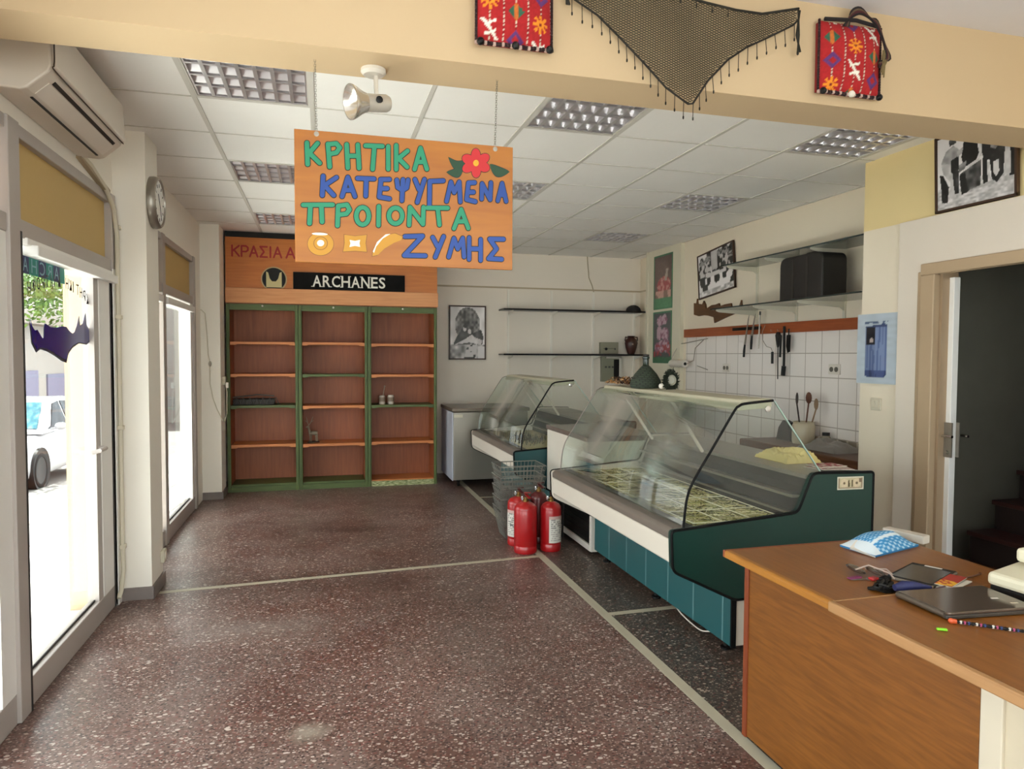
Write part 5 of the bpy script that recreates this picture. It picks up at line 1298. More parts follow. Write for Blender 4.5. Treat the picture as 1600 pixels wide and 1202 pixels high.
def bw_tilt(u, v):
    g = 0.25 + 0.55 * (hnoise(u * 9, v * 7, 21) > 0.52)
    for (cx, top, w) in ((0.12, 0.86, 0.10), (0.28, 0.9, 0.09), (0.62, 0.95, 0.1), (0.8, 0.93, 0.1), (0.93, 0.8, 0.07)):
        if math.hypot((u - cx) / w * 0.5, (v - top + 0.05) / 0.08 * 0.5) < 0.5: g = 0.55 if hnoise(u * 30, v * 30, 3) > 0.4 else 0.2
        if abs(u - cx) < w and 0.3 < v < top - 0.1: g = 0.1 + 0.6 * (hnoise(u * 16, v * 10, int(cx * 50)) > 0.6)
    if 0.38 < u < 0.56 and v > 0.55: g = 0.62 + 0.1 * hnoise(u * 8, v * 8, 2)
    if abs(v - 0.5 + 0.08 * u) < 0.05 and 0.2 < u < 0.8: g = 0.75
    if v < 0.42: g = 0.12 + 0.7 * (hnoise(u * 14, v * 6, 8) > 0.6)
    if v < 0.14: g = 0.55 + 0.35 * hnoise(u * 20, v * 20, 5)
    return gray(g)
picture('framed_photo', 'crooked black and white photo of seated people on the kitchen wall', bw_tilt, (4.066, 6.975, 2.133), (0, -0.705, 0.076), (0, 0.052, 0.486), 56, 42, 0.014, 0.02)
DOOR = [
 ([(0.90,1.0),(1.0,1.0),(1.0,0.24),(0.93,0.24),(0.92,0.7)],0.10,0.2),
 ([(0.86,0.92),(0.93,0.94),(0.95,0.28),(0.87,0.25)],0.66,0.12),
 ([(0.58,1.0),(0.86,1.0),(0.90,0.72),(0.84,0.45),(0.62,0.55),(0.56,0.8)],0.07,0.12),
 ([(0.36,0.86),(0.44,0.92),(0.58,0.84),(0.60,0.6),(0.52,0.46),(0.38,0.46),(0.33,0.66)],0.09,0.14),
 ([(0.53,0.86),(0.60,0.86),(0.60,0.62),(0.55,0.52),(0.52,0.56),(0.56,0.66)],0.72,0.12),
 ([(0.70,0.66),(0.80,0.74),(0.88,0.66),(0.86,0.3),(0.78,0.2),(0.72,0.26),(0.70,0.45)],0.14,0.2),
 ([(0.72,0.78),(0.80,0.80),(0.83,0.70),(0.76,0.64),(0.70,0.68)],0.42,0.25),
 ([(0.74,0.48),(0.80,0.50),(0.81,0.34),(0.77,0.28),(0.74,0.34)],0.70,0.1),
 ([(0.60,0.56),(0.66,0.58),(0.67,0.24),(0.61,0.22)],0.12,0.1),
 ([(0.66,0.5),(0.70,0.5),(0.70,0.26),(0.67,0.24)],0.62,0.2),
 ([(0.31,0.44),(0.59,0.56),(0.58,0.22),(0.36,0.17)],0.30,0.3),
 ([(0.30,0.42),(0.38,0.44),(0.42,0.17),(0.33,0.15)],0.08,0.1),
 ([(0.31,0.44),(0.59,0.56),(0.61,0.61),(0.34,0.50)],0.72,0.2),
 ([(0.28,0.56),(0.40,0.60),(0.38,0.50),(0.30,0.46)],0.45,0.3),
 ([(0.05,0.66),(0.12,0.80),(0.22,0.86),(0.30,0.78),(0.28,0.66),(0.20,0.60),(0.08,0.60)],0.55,0.14),
 ([(0.05,0.64),(0.18,0.62),(0.27,0.34),(0.24,0.12),(0.17,0.14),(0.18,0.36),(0.08,0.5)],0.64,0.14),
 ([(0.03,0.5),(0.08,0.48),(0.16,0.30),(0.14,0.08),(0.06,0.10),(0.05,0.3)],0.14,0.2),
 ([(0.19,0.66),(0.30,0.70),(0.30,0.52),(0.24,0.44),(0.19,0.5)],0.16,0.2),
 ([(0.21,0.48),(0.30,0.50),(0.30,0.18),(0.24,0.18),(0.22,0.34)],0.22,0.2),
 ([(0.27,0.76),(0.36,0.80),(0.34,0.72),(0.28,0.68)],0.62,0.1),
 ([(0.16,0.94),(0.22,0.99),(0.27,0.95),(0.26,0.88),(0.17,0.86)],0.26,0.2),
 ([(0.43,0.99),(0.50,1.0),(0.53,0.94),(0.50,0.86),(0.44,0.88)],0.28,0.25),
 ([(0.60,0.99),(0.68,1.0),(0.68,0.92),(0.62,0.90)],0.5,0.3)]
def bw_door(u, v):
    g = 0.80 - 0.05 * hnoise(u * 5, v * 5, 2)
    if v < 0.30 + 0.06 * u: g = 0.66 + 0.22 * (hnoise(u * 26, v * 40, 3) - 0.4)
    for k, (P, sh, var) in enumerate(DOOR):
        if inpoly(u, v, P): g = sh + var * (hnoise(u * 22, v * 16, k) - 0.35)
    return gray(g)
picture('framed_photo', 'large black and white photo of men around a barrel, over the door', bw_door, (3.592, 3.425, 2.368), (0, -0.515, 0), (-0.02, 0, 0.445), 120, 96, 0.014, 0.022)
def poster_a(u, v):
    c = S('#6a5450')
    if v < 0.2: c = S('#4d8a62')
    if u < 0.05 or u > 0.95 or v > 0.96 or v < 0.03: c = S('#3f7d58')
    e = math.hypot((u - 0.55) / 0.36, (v - 0.44) / 0.15)
    if e < 1: c = S('#a8454a') if hnoise(u * 14, v * 22, 3) > 0.45 else S('#c98a86')
    if 0.2 < v < 0.34 and 0.1 < u < 0.92: c = S('#cfa096') if hnoise(u * 6, v * 9, 7) > 0.35 else S('#8a6a60')
    if abs(u - 0.68 - (v - 0.6) * 0.3) < 0.06 and 0.5 < v < 0.72: c = S('#b3a39a')
    return tuple(x * (0.85 + 0.25 * hnoise(u * 20, v * 40, 2)) for x in c)
def poster_b(u, v):
    c = S('#4a4e52')
    if v < 0.12: c = S('#35704c')
    if u < 0.05 or u > 0.95 or v > 0.97: c = S('#3f7d58')
    else:
        for (cx, cy, rx, ry) in ((0.4, 0.82, 0.18, 0.1), (0.62, 0.84, 0.15, 0.1), (0.35, 0.58, 0.15, 0.14), (0.66, 0.56, 0.2, 0.13), (0.5, 0.33, 0.2, 0.12), (0.75, 0.34, 0.14, 0.14), (0.25, 0.3, 0.14, 0.1)):
            if math.hypot((u - cx) / rx, (v - cy) / ry) < 1: c = S('#c3a2b4') if hnoise(u * 16, v * 24, 4) > 0.4 else S('#8f5a74')
        if 0.13 < v < 0.4 and hnoise(u * 11, v * 18, 9) > 0.62: c = S('#a03a44')
    return tuple(x * (0.85 + 0.25 * hnoise(u * 20, v * 40, 5)) for x in c)
M_pgreen = mat('poster_green', '#3f7d58', 0.5)
picture('poster', 'upper green edged poster of a red fruit bowl on the white panel', poster_a, (4.034, 8.04, 2.085), (0, -0.485, 0), (0, 0, 0.665), 30, 46, 0.0, 0.006, M_pgreen, 'poster')
picture('poster', 'lower green edged poster of pink flowers, behind the paper roll', poster_b, (4.034, 8.045, 1.42), (0, -0.485, 0), (0, 0, 0.635), 30, 46, 0.0, 0.006, M_pgreen, 'poster')
# painted cover of the meter cupboard on the pier
def meter(u, v):
    c = S('#b9c6d2')
    n = hnoise(u * 5, v * 22, 3); c = tuple(x * (0.92 + 0.14 * n) for x in c)
    if 0.2 < u < 0.78 and 0.86 < v < 0.9 and hnoise(u * 12, v * 30, 4) > 0.45: c = S('#56688a')
    a = inpoly(u, v, [(0.22, 0.12), (0.26, 0.095), (0.70, 0.095), (0.76, 0.13), (0.77, 0.84), (0.70, 0.855), (0.22, 0.82)])
    if a:
        s = hnoise(u * 26, v * 3, 6)
        c = S('#7d90b8') if s > 0.5 else S('#5b6f9e')
        if v < 0.2: c = S('#46588a') if s > 0.4 else S('#32426e')
        if v > 0.81: c = S('#3d4f7a')
        if u < 0.47: c = tuple(x * 0.8 for x in c)
        if 0.23 < u < 0.47 and 0.56 < v < 0.81: c = S('#161a26')
        if math.hypot((u - 0.37) / 0.05, (v - 0.62) / 0.035) < 1: c = S('#b5a8a4')
    return c
picture('meter_cover', 'painted board showing a blue shuttered window on the cream pier', meter, (3.595, 4.05, 1.325), (0, -0.345, 0), (0, 0, 0.47), 44, 60, 0.0, 0.014, mat('board_bluewhite', '#b3c0cc', 0.6), 'painted board')
t = thing('light_switch', 'square cream light switch under the painted board', 'switch', (3.6, 3.875, 1.145))
m = MB(); m.box(3.59, 3.6, 3.83, 3.92, 1.145, 1.23); m.build('plate', M_cable, t, bevel=0.004)
m = MB(); m.box(3.585, 3.59, 3.85, 3.875, 1.165, 1.21); m.box(3.585, 3.59, 3.878, 3.903, 1.165, 1.21); m.build('rocker', M_cable, t, bevel=0.002)
# ------------------------------------------------------------------ kitchen wall: rail with knives, shelves, sockets, roll
t = thing('tool_rail', 'long reddish wooden rail above the white tiles', 'rail', (4.06, 5.65, 1.722))
m = MB(); m.prism([(4.035, 7.275), (4.08, 7.275), (4.08, 4.035), (4.035, 4.035)][::1], 'Z', 1.722, 1.815); m.build('board', M_rail, t, bevel=0.003)
m = MB(); m.box(4.026, 4.035, 5.80, 6.27, 1.765, 1.795); m.build('magnet_strip', M_black, t, label='black magnetic strip')
for y in (5.63, 5.53, 5.45, 5.37):
    m = MB(); m.tube([(4.035, y, 1.745), (4.022, y, 1.74), (4.018, y, 1.755)], 0.003, 6); m.build('hook', M_steel, t, smooth=True)
def knife(label, y, zt, zb, lean, hl, wd, handle='black'):
    k = thing('knife', label, 'knife', (4.02, y, zb), 'knives on the wall rail')
    y2 = y + lean
    m = MB(); m.prism([(y - wd, zt), (y + wd * 0.4, zt - 0.05), (y2 + wd, zb + hl), (y2 - wd, zb + hl)], 'X', 4.019, 4.022); m.build('blade', M_steel, k)
    m = MB(); m.tube([(4.0205, y2, zb + hl + 0.003), (4.0205, y2 + lean * 0.2, zb + hl * 0.5), (4.0205, y2 + lean * 0.3, zb)], [0.009, 0.012, 0.010], 8); m.build('handle', M_black if handle == 'black' else M_rail, k, smooth=True)
knife('leftmost long knife on the black magnetic strip', 5.99, 1.92, 1.50, 0.05, 0.12, 0.016)
knife('second knife on the magnetic strip, thick black handle', 5.89, 1.92, 1.575, 0.035, 0.13, 0.018)
t = thing('sharpening_steel', 'thin grey steel rod hanging right of the knives', 'sharpening steel', (4.02, 5.80, 1.58))
m = MB(); m.tube([(4.02, 5.80, 1.90), (4.02, 5.815, 1.58)], 0.007, 8); m.build('rod', M_steel, t, smooth=True)
m = MB(); m.tube([(4.02, 5.80, 1.90), (4.02, 5.80, 1.935)], 0.01, 8); m.build('tip', M_darksteel, t, smooth=True)
t = thing('wire_scoop', 'curly wire tool with short black handle hanging from the rail', 'wire tool', (4.02, 5.60, 1.44))
m = MB(); m.tube([(4.022, 5.72, 1.80), (4.02, 5.76, 1.74), (4.02, 5.75, 1.66), (4.02, 5.69, 1.60), (4.02, 5.62, 1.585), (4.02, 5.60, 1.55)], 0.003, 6); m.build('wire', M_steel, t, smooth=True)
m = MB(); m.tube([(4.02, 5.60, 1.55), (4.02, 5.60, 1.44)], 0.012, 8); m.build('handle', M_black, t, smooth=True)
t = thing('skewer', 'long black skewer with bulb handle hanging from the rail', 'skewer', (4.02, 5.52, 1.30))
m = MB(); m.tube([(4.02, 5.52, 1.60), (4.02, 5.515, 1.30)], 0.005, 6); m.build('rod', M_black, t, smooth=True)
m = MB(); m.tube([(4.02, 5.52, 1.73), (4.02, 5.52, 1.70), (4.02, 5.52, 1.65), (4.02, 5.52, 1.59)], [0.016, 0.026, 0.02, 0.008], 10); m.build('handle', M_black, t, smooth=True)
t = thing('tongs', 'black serving tongs hanging between the skewer and the strainer', 'tongs', (4.02, 5.435, 1.335))
m = MB(); m.tube([(4.02, 5.435, 1.78), (4.02, 5.43, 1.6), (4.02, 5.43, 1.42)], 0.011, 8); m.tube([(4.02, 5.43, 1.42), (4.02, 5.44, 1.335)], 0.02, 8); m.build('arm', M_black, t, smooth=True)
m = MB(); m.tube([(4.0, 5.455, 1.70), (4.0, 5.46, 1.5)], 0.010, 8); m.build('second_arm', M_black, t, smooth=True)
t = thing('spatula', 'short black slotted spatula, last tool on the right of the rail', 'spatula', (4.02, 5.37, 1.54))
m = MB(); m.prism([(5.345, 1.70), (5.395, 1.70), (5.40, 1.60), (5.38, 1.54), (5.35, 1.55)], 'X', 4.016, 4.022); m.build('head', M_black, t)
m = MB(); m.tube([(4.02, 5.37, 1.70), (4.02, 5.37, 1.755)], 0.006, 6); m.build('neck', M_black, t, smooth=True)
t = thing('wooden_island_map', 'flat brown wooden island silhouette leaning above the tool rail', 'wooden map', (4.07, 6.6, 1.865))
cw_ = [(7.108, 2.108), (7.06, 2.10), (7.039, 2.153), (7.024, 2.095), (6.928, 2.081), (6.90, 2.12), (6.861, 2.077), (6.846, 2.027), (6.73, 2.061), (6.66, 2.06), (6.592, 2.071), (6.579, 2.037), (6.48, 2.05), (6.364, 2.055), (6.351, 2.015), (6.214, 2.019), (6.183, 2.074), (6.169, 2.003), (6.142, 1.986), (6.235, 1.955), (6.442, 1.915), (6.673, 1.865), (6.688, 1.927), (6.80, 1.95), (6.897, 1.96), (7.0, 1.955), (7.104, 1.978)]
m = MB(); m.prism(cw_, 'X', 4.062, 4.079); m.build('board', wood('map_brown', '#4e2f16', '#6b4422', 'Y', 4.0), t)
t = thing('wall_shelving', 'white bracketed pair of glass shelves holding the black case on the kitchen wall', 'shelves', (4.0, 5.0, 1.9))
for y in (5.93, 5.34, 4.75):
    m = MB(); m.box(4.066, 4.08, y - 0.014, y + 0.014, 1.82, 2.47); m.build('standard', mat('standard_white', '#d3cdbb', 0.5), t)
    for z, x0 in ((2.375, 3.74), (1.955, 3.63)):
        m = MB(); m.prism([(4.068, z - 0.004), (4.068, z - 0.075), (4.03, z - 0.05), (x0 + 0.03, z - 0.028), (x0, z - 0.016), (x0, z - 0.004)], 'Y', y - 0.007, y + 0.007); m.build('bracket', mat('standard_white', '#d3cdbb', 0.5), t)
for z, x0 in ((2.375, 3.72), (1.955, 3.61)):
    m = MB(); m.box(x0, 4.06, 4.05, 6.0, z - 0.003, z + 0.007); s_ = m.build('glass_shelf', mat('grey_glass_shelf', '#7f8780', 0.12, vary=0.03), t)
    m = MB(); m.box(x0 - 0.003, x0, 4.05, 6.0, z - 0.004, z + 0.008); m.build('edge', mat('glass_edge_green', '#2f3a38', 0.2), s_)
t = thing('instrument_case', 'black rounded hard case standing on the lower kitchen shelf', 'case', (3.83, 4.83, 1.962))
def rr(y0, y1, z0, z1, r): return round_poly([(y0, z0), (y1, z0), (y1, z1), (y0, z1)], {0: 0.02, 1: 0.02, 2: r, 3: r}, 6)
m = MB(); m.prism(rr(4.585, 5.105, 1.963, 2.325, 0.075), 'X', 3.72, 3.95); m.build('shell', mat('case_black', '#1d1a18', 0.55, vary=0.15), t, bevel=0.012)
for yy in (4.76, 4.93):
    m = MB(); m.box(3.714, 3.72, yy - 0.012, yy + 0.012, 1.98, 2.30); m.build('strap', mat('case_strap', '#2c2825', 0.5), t)
m = MB(); m.tube([(3.83, 4.78, 2.322), (3.83, 4.79, 2.345), (3.83, 4.90, 2.345), (3.83, 4.91, 2.322)], 0.009, 8); m.build('handle', M_black, t, smooth=True)
for lab, y, z in (('left double socket on the white tiles under the knives', 6.42, 1.345), ('right double socket on the white tiles near the pier', 4.83, 1.36)):
    t = thing('wall_socket', lab, 'socket', (4.066, y, z))
    m = MB(); m.box(4.052, 4.066, y - 0.065, y + 0.065, z, z + 0.085); m.build('plate', M_white, t, bevel=0.004)
    for s in (-0.028, 0.028):
        m = MB(); m.lathe([(0.021, 0), (0.021, 0.003)], (4.052, y + s, z + 0.042), 14, (-1, 0, 0)); m.build('outlet', mat('outlet_dark', '#6a645a', 0.5), t)
t = thing('paper_roll', 'white paper roll on a wire holder beside the lower poster', 'paper roll', (3.98, 7.25, 1.385))
m = MB(); m.lathe([(0.018, 0), (0.042, 0), (0.042, 0.32), (0.018, 0.32)], (3.96, 7.10, 1.42), 22, (0, 1, 0)); m.build('roll', M_white, t, smooth=True)
m = MB(); m.lathe([(0.0, -0.002), (0.018, -0.002), (0.018, 0.0)], (3.96, 7.10, 1.42), 14, (0, 1, 0)); m.build('core', M_black, t)
m = MB(); m.tube([(3.96, 7.46, 1.42), (4.02, 7.46, 1.55), (4.06, 7.4, 1.66)], 0.005, 6); m.tube([(3.96, 7.06, 1.42), (4.03, 7.04, 1.46), (4.04, 7.02, 1.60), (4.05, 6.86, 1.69)], 0.005, 6); m.tube([(4.055, 7.44, 1.645), (4.05, 6.78, 1.70)], 0.005, 6); m.tube([(4.055, 7.0, 1.40), (4.055, 6.78, 1.36)], 0.004, 6); m.build('wire_holder', M_steel, t, smooth=True)
# work table with its clutter
t = thing('work_table', 'old dark wooden work table against the white tiles behind the case', 'table', (3.85, 4.7, 0))
m = MB(); m.box(3.62, 4.064, 4.05, 5.5, 0.70, 0.77); m.build('top', wood('table_dark', '#4a2c18', '#6b4226', 'Y', 4.0), t, bevel=0.012)
for xx in (3.66, 4.0):
    for yy in (4.1, 5.42):
        m = MB(); m.box(xx, xx + 0.06, yy, yy + 0.06, 0, 0.70); m.build('leg', wood('table_dark', '#4a2c18', '#6b4226', 'Y', 4.0), t)
t = thing('utensil_jar', 'cream crock holding wooden spoons on the work table', 'jar', (3.93, 5.03, 0.77))
m = MB(); m.lathe([(0.0, 0), (0.085, 0), (0.092, 0.02), (0.092, 0.15), (0.082, 0.17), (0.088, 0.185), (0.078, 0.185), (0.074, 0.03), (0.0, 0.02)], (3.93, 5.03, 0.7715), 26); m.build('crock', mat('crock_cream', '#c2b69c', 0.35), t, smooth=True)
def spoon(label, a, b, mm, head, nm='wooden_spoon', cat='spoon'):
    k = thing(nm, label, cat, a)
    m = MB(); m.tube([a, b], 0.007, 6); m.build('handle', mm, k, smooth=True)
    m = MB(); m.ball((b[0], b[1], b[2] + head[2] * 0.8), head, 12); m.build('head', mm, k, smooth=True)
M_sp = mat('spoon_brown', '#5d3420', 0.55, vary=0.2)
spoon('round headed brown wooden spoon in the cream crock', (3.93, 5.02, 0.80), (3.94, 4.985, 1.12), M_sp, (0.014, 0.036, 0.05))
spoon('slim dark spatula leaning left in the cream crock', (3.93, 5.05, 0.80), (3.94, 5.135, 1.10), mat('spoon_dark', '#33221a', 0.5), (0.010, 0.016, 0.055), 'wooden_spatula', 'spatula')
spoon('pale flat wooden spoon leaning right in the cream crock', (3.95, 5.01, 0.80), (3.97, 4.93, 1.07), mat('spoon_pale', '#8a6f55', 0.6), (0.010, 0.026, 0.05))
t = thing('grater', 'dark grater lying against the cream crock on the work table', 'grater', (3.93, 5.24, 0.77))
m = MB(); m.prism([(5.16, 0.771), (5.36, 0.771), (5.33, 0.88), (5.27, 0.95), (5.20, 0.93)], 'X', 3.90, 3.97); m.build('body', mat('grater_dark', '#24221f', 0.4, metal=0.4), t, bevel=0.006)
t = thing('plastic_bag', 'crumpled grey plastic bag in the middle of the work table', 'bag', (3.86, 4.62, 0.77))
crumple(3.85, 4.62, 0.7712, 0.13, 0.2, 0.06, 8).build('sheet', mat('grey_plastic', '#85807a', 0.3, vary=0.2), t, smooth=True)
t = thing('glass_jar', 'small glass jar with dark lid beside the cream crock', 'jar', (4.0, 4.84, 0.77))
m = MB(); m.lathe([(0.0, 0), (0.035, 0), (0.035, 0.07), (0.026, 0.085)], (4.0, 4.84, 0.7715), 18); m.build('body', mat('jar_glass', '#a39c8c', 0.15), t, smooth=True)
m = MB(); m.lathe([(0.03, 0.085), (0.03, 0.11), (0.0, 0.112)], (4.0, 4.84, 0.7715), 16); m.build('lid', M_black, t, smooth=True)
t = thing('radio', 'small black box with a pale knob at the end of the work table', 'radio', (3.95, 4.3, 0.77))
m = MB(); m.box(3.88, 4.02, 4.20, 4.35, 0.771, 0.86); m.build('body', M_black, t, bevel=0.006)
m = MB(); m.lathe([(0.02, 0), (0.018, 0.008), (0, 0.009)], (3.88, 4.275, 0.82), 14, (-1, 0, 0)); m.build('knob', M_white, t, smooth=True)
m = MB(); m.box(4.02, 4.066, 4.06, 5.15, 0.772, 0.835); struct(m, 'trim_4', brick_mat('ledge_tile', '#a39a8a', '#8f8678', '#cfc8bc', 0.11, 0.2, 0.012, 'YZ', 0.3, 0.0, (0, 0.03)))

# ------------------------------------------------------------------ oak desk in the right foreground
t = thing('desk', 'oak veneer desk in the right foreground with golden edged top', 'desk', (1.9, 1.6, 0))
m = MB(); m.box(1.525, 2.30, 0.35, 2.362, 0.722, 0.75); m.build('top', M_desktop, t)
m = MB(); m.prism(round_poly([(1.500, 0.722), (1.525, 0.722), (1.525, 0.7502), (1.500, 0.7502)], {0: 0.004, 1: 0.001, 2: 0.001, 3: 0.012}), 'Y', 1.76, 2.362); m.build('edge_lipping', wood('desk_gold', '#96601f', '#a8702c', 'Y', 4.0, 0.35), t)
m = MB(); m.box(1.500, 2.27, 2.362, 2.376, 0.722, 0.7505); m.build('end_lipping', M_deskend, t, bevel=0.003)
m = MB(); m.box(1.575, 1.593, 1.335, 2.305, 0.035, 0.722); m.build('front_panel', M_desk, t)
m = MB(); m.box(1.568, 2.2, 2.305, 2.33, 0.03, 0.722); m.build('end_panel', M_deskend, t, bevel=0.002)
m = MB(); m.box(1.575, 1.60, 1.275, 1.335, 0.03, 0.722); m.build('white_post', mat('post_cream', '#c8bdaa', 0.5), t, bevel=0.003)
m = MB(); m.box(1.585, 1.60, 0.40, 1.275, 0.03, 0.722); m.build('white_panel', mat('panel_cream', '#c2b59e', 0.5), t)
m = MB(); m.box(1.60, 2.2, 0.40, 0.42, 0.03, 0.722); m.box(1.61, 1.63, 1.35, 2.25, 0.0, 0.05); m.build('inner_frame', M_darksteel, t)
t = thing('worktop_board', 'loose oak board with thick pale lip lying over the near half of the desk', 'board', (1.9, 1.1, 0.75))
m = MB(); m.box(1.492, 2.26, 0.38, 1.750, 0.7515, 0.762); m.build('sheet', M_desktop, t)
m = MB(); m.box(1.472, 1.4915, 0.38, 1.757, 0.732, 0.7635); m.build('front_lip', M_lip, t, bevel=0.004)
m = MB(); m.box(1.492, 2.26, 1.7505, 1.757, 0.7515, 0.7632); m.build('back_lip', M_lip, t)
ZB = 0.7632
# blue patterned pouch and white box
t = thing('pouch', 'blue and white knitted pattern pouch at the back of the desk', 'pouch', (2.12, 2.27, 0.7505))
def knit(u, v):
    s = math.sin(u * 75) * math.sin(v * 52)
    c = S('#2f86c0') if s > -0.25 else S('#a8cfe6')
    if v < 0.14 or (0.70 < u < 0.76): c = S('#d4dfe6')
    return c
def pil(u, v): return 0.05 * (1 - abs(2 * u - 1) ** 2.6) * (1 - abs(2 * v - 1) ** 2.6) * (0.8 + 0.35 * hnoise(u * 3, v * 3, 5)) + 0.006
grid_print('knitted_cover', knit, (1.975, 2.30, 0.7525), (0.02, -0.165, 0), (0.29, 0.085, 0), 44, 60, attr_mat('knit_print', 0.7), t, depth=lambda u, v: pil(u, v), smooth=True)
m = MB(); m.prism([(1.977, 2.298), (1.995, 2.137), (2.283, 2.222), (2.262, 2.382)], 'Z', 0.7508, 0.7585); m.build('base_side', mat('pouch_blue', '#2b74a8', 0.7), t)
m = MB(); m.add([(1.976, 2.245, 0.7600), (1.992, 2.13, 0.754), (2.035, 2.20, 0.775), (2.02, 2.26, 0.785)], [(0, 1, 2, 3)]); m.add([(1.976, 2.245, 0.7550), (1.992, 2.13, 0.751), (2.035, 2.20, 0.770), (2.02, 2.26, 0.780)], [(0, 1, 2, 3)]); m.build('white_flap', M_white, t)
t = thing('cardboard_box', 'plain white box lying behind the blue patterned pouch', 'box', (2.3, 2.4, 0.7505))
m = MB(); R = Matrix.Rotation(0.30, 3, 'Z'); m.obox((2.235, 2.425, 0.7505 + 0.0), (0.001, 0.001, 0.001), R)
m = MB(); m.obox((2.318, 2.322, 0.768), (0.05, 0.17, 0.034), Matrix.Rotation(0.28, 3, 'Z')); m.build('carton', mat('carton_white', '#c4bbae', 0.6), t, bevel=0.004)
def flatbox(cx, cy, z0, sx, sy, h, ang): 
    mb = MB(); mb.obox((cx, cy, z0 + h / 2), (sx, sy, h), Matrix.Rotation(ang, 3, 'Z')); return mb
t = thing('tablet', 'black tablet with a pale strip label lying flat on the desk', 'tablet', (1.98, 1.905, 0.7505)); A = math.atan2(0.10, 0.205)
flatbox(1.98, 1.908, 0.7508, 0.235, 0.145, 0.010, A).build('body', mat('tablet_edge', '#7d7468', 0.35, metal=0.4), t, bevel=0.003)
flatbox(1.98, 1.908, 0.7610, 0.229, 0.139, 0.0012, A).build('bezel', M_black, t)
flatbox(1.972, 1.904, 0.7623, 0.19, 0.125, 0.0006, A).build('screen', mat('tablet_screen', '#1d1b1c', 0.18), t)
flatbox(2.073, 1.952, 0.7623, 0.012, 0.055, 0.0008, A).build('strip_label', M_white, t)
t = thing('sunglasses', 'brown folded sunglasses beside the red key fob', 'sunglasses', (1.80, 1.975, 0.7505))
for k, (cx, cy) in enumerate(((1.775, 1.985), (1.825, 1.955))):
    m = MB(); m.lathe([(0.0, 0.006), (0.029, 0.005), (0.034, 0.0), (0.029, -0.003), (0.0, -0.002)], (cx, cy, 0.769), 20, (0.25, -0.2, 0.95)); m.build('lens', mat('lens_brown', '#3a2a22', 0.12), t, smooth=True)
m = MB(); m.tube([(1.755, 1.965, 0.775), (1.80, 1.955, 0.790), (1.85, 1.915, 0.770), (1.852, 1.895, 0.757)], 0.003, 6); m.tube([(1.80, 1.97, 0.773), (1.86, 1.94, 0.776), (1.87, 1.91, 0.756)], 0.003, 6); m.build('temple', mat('temple_pale', '#a8958a', 0.4), t, smooth=True)
t = thing('keys', 'bunch of keys with a red fob on the desk', 'keys', (1.755, 1.925, 0.7505))
m = MB(); m.obox((1.785, 1.915, 0.757), (0.03, 0.022, 0.011), Matrix.Rotation(0.2, 3, 'Z')); m.build('fob', M_red, t, bevel=0.004)
m = MB(); m.obox((1.742, 1.93, 0.753), (0.06, 0.007, 0.002), Matrix.Rotation(-0.15, 3, 'Z')); m.lathe([(0.0, 0), (0.011, 0), (0.011, 0.002), (0.0, 0.002)], (1.775, 1.924, 0.752), 14); m.build('key', M_steel, t)
m = MB(); m.obox((1.735, 1.945, 0.755), (0.05, 0.016, 0.004), Matrix.Rotation(0.1, 3, 'Z')); m.build('second_key', mat('key_purple', '#8a3a6a', 0.4), t)
m = MB(); m.tube([(1.80 + 0.013 * math.cos(k / 10 * 6.283), 1.905 + 0.013 * math.sin(k / 10 * 6.283), 0.7535) for k in range(10)], 0.0013, 5, closed=True); m.build('ring', M_chrome, t, smooth=True)
t = thing('lanyard', 'black tangled cord and buckle between the keys and the blue pouch', 'lanyard', (1.745, 1.82, 0.7505)); random.seed(21)
m = MB()
for k in range(5):
    pts = [(1.745 + (0.045 - 0.004 * k) * math.cos(a * 0.7 + k) + 0.01 * math.cos(a * 2.3), 1.825 + 0.028 * math.sin(a * 0.7 + k * 1.3), 0.757 + 0.005 * k + 0.004 * math.sin(a * 1.7 + k)) for a in range(10)]
    m.tube(pts, 0.0055, 6)
m.build('cord', M_black, t, smooth=True)
m = MB(); m.obox((1.765, 1.845, 0.776), (0.045, 0.025, 0.022), Matrix.Rotation(0.4, 3, 'Z')); m.build('buckle', M_rubber, t, bevel=0.005)
t = thing('bead_purse', 'small dark blue patterned purse beside the laptop', 'purse', (1.80, 1.765, ZB)); 
m = MB(); m.tube([(1.735, 1.775, 0.776), (1.765, 1.772, 0.780), (1.80, 1.768, 0.779), (1.86, 1.757, 0.772)], [0.010, 0.0165, 0.0145, 0.004], 12); m.build('body', mat('purse_navy', '#1f2350', 0.6, vary=0.5, scale=60), t, smooth=True)
m = MB(); m.tube([(1.74, 1.755, ZB + 0.004), (1.78, 1.742, ZB + 0.004), (1.84, 1.745, ZB + 0.004), (1.93, 1.765, ZB + 0.005)], 0.0035, 6); m.build('strap', mat('purse_strap', '#4a2a3a', 0.6), t, smooth=True)
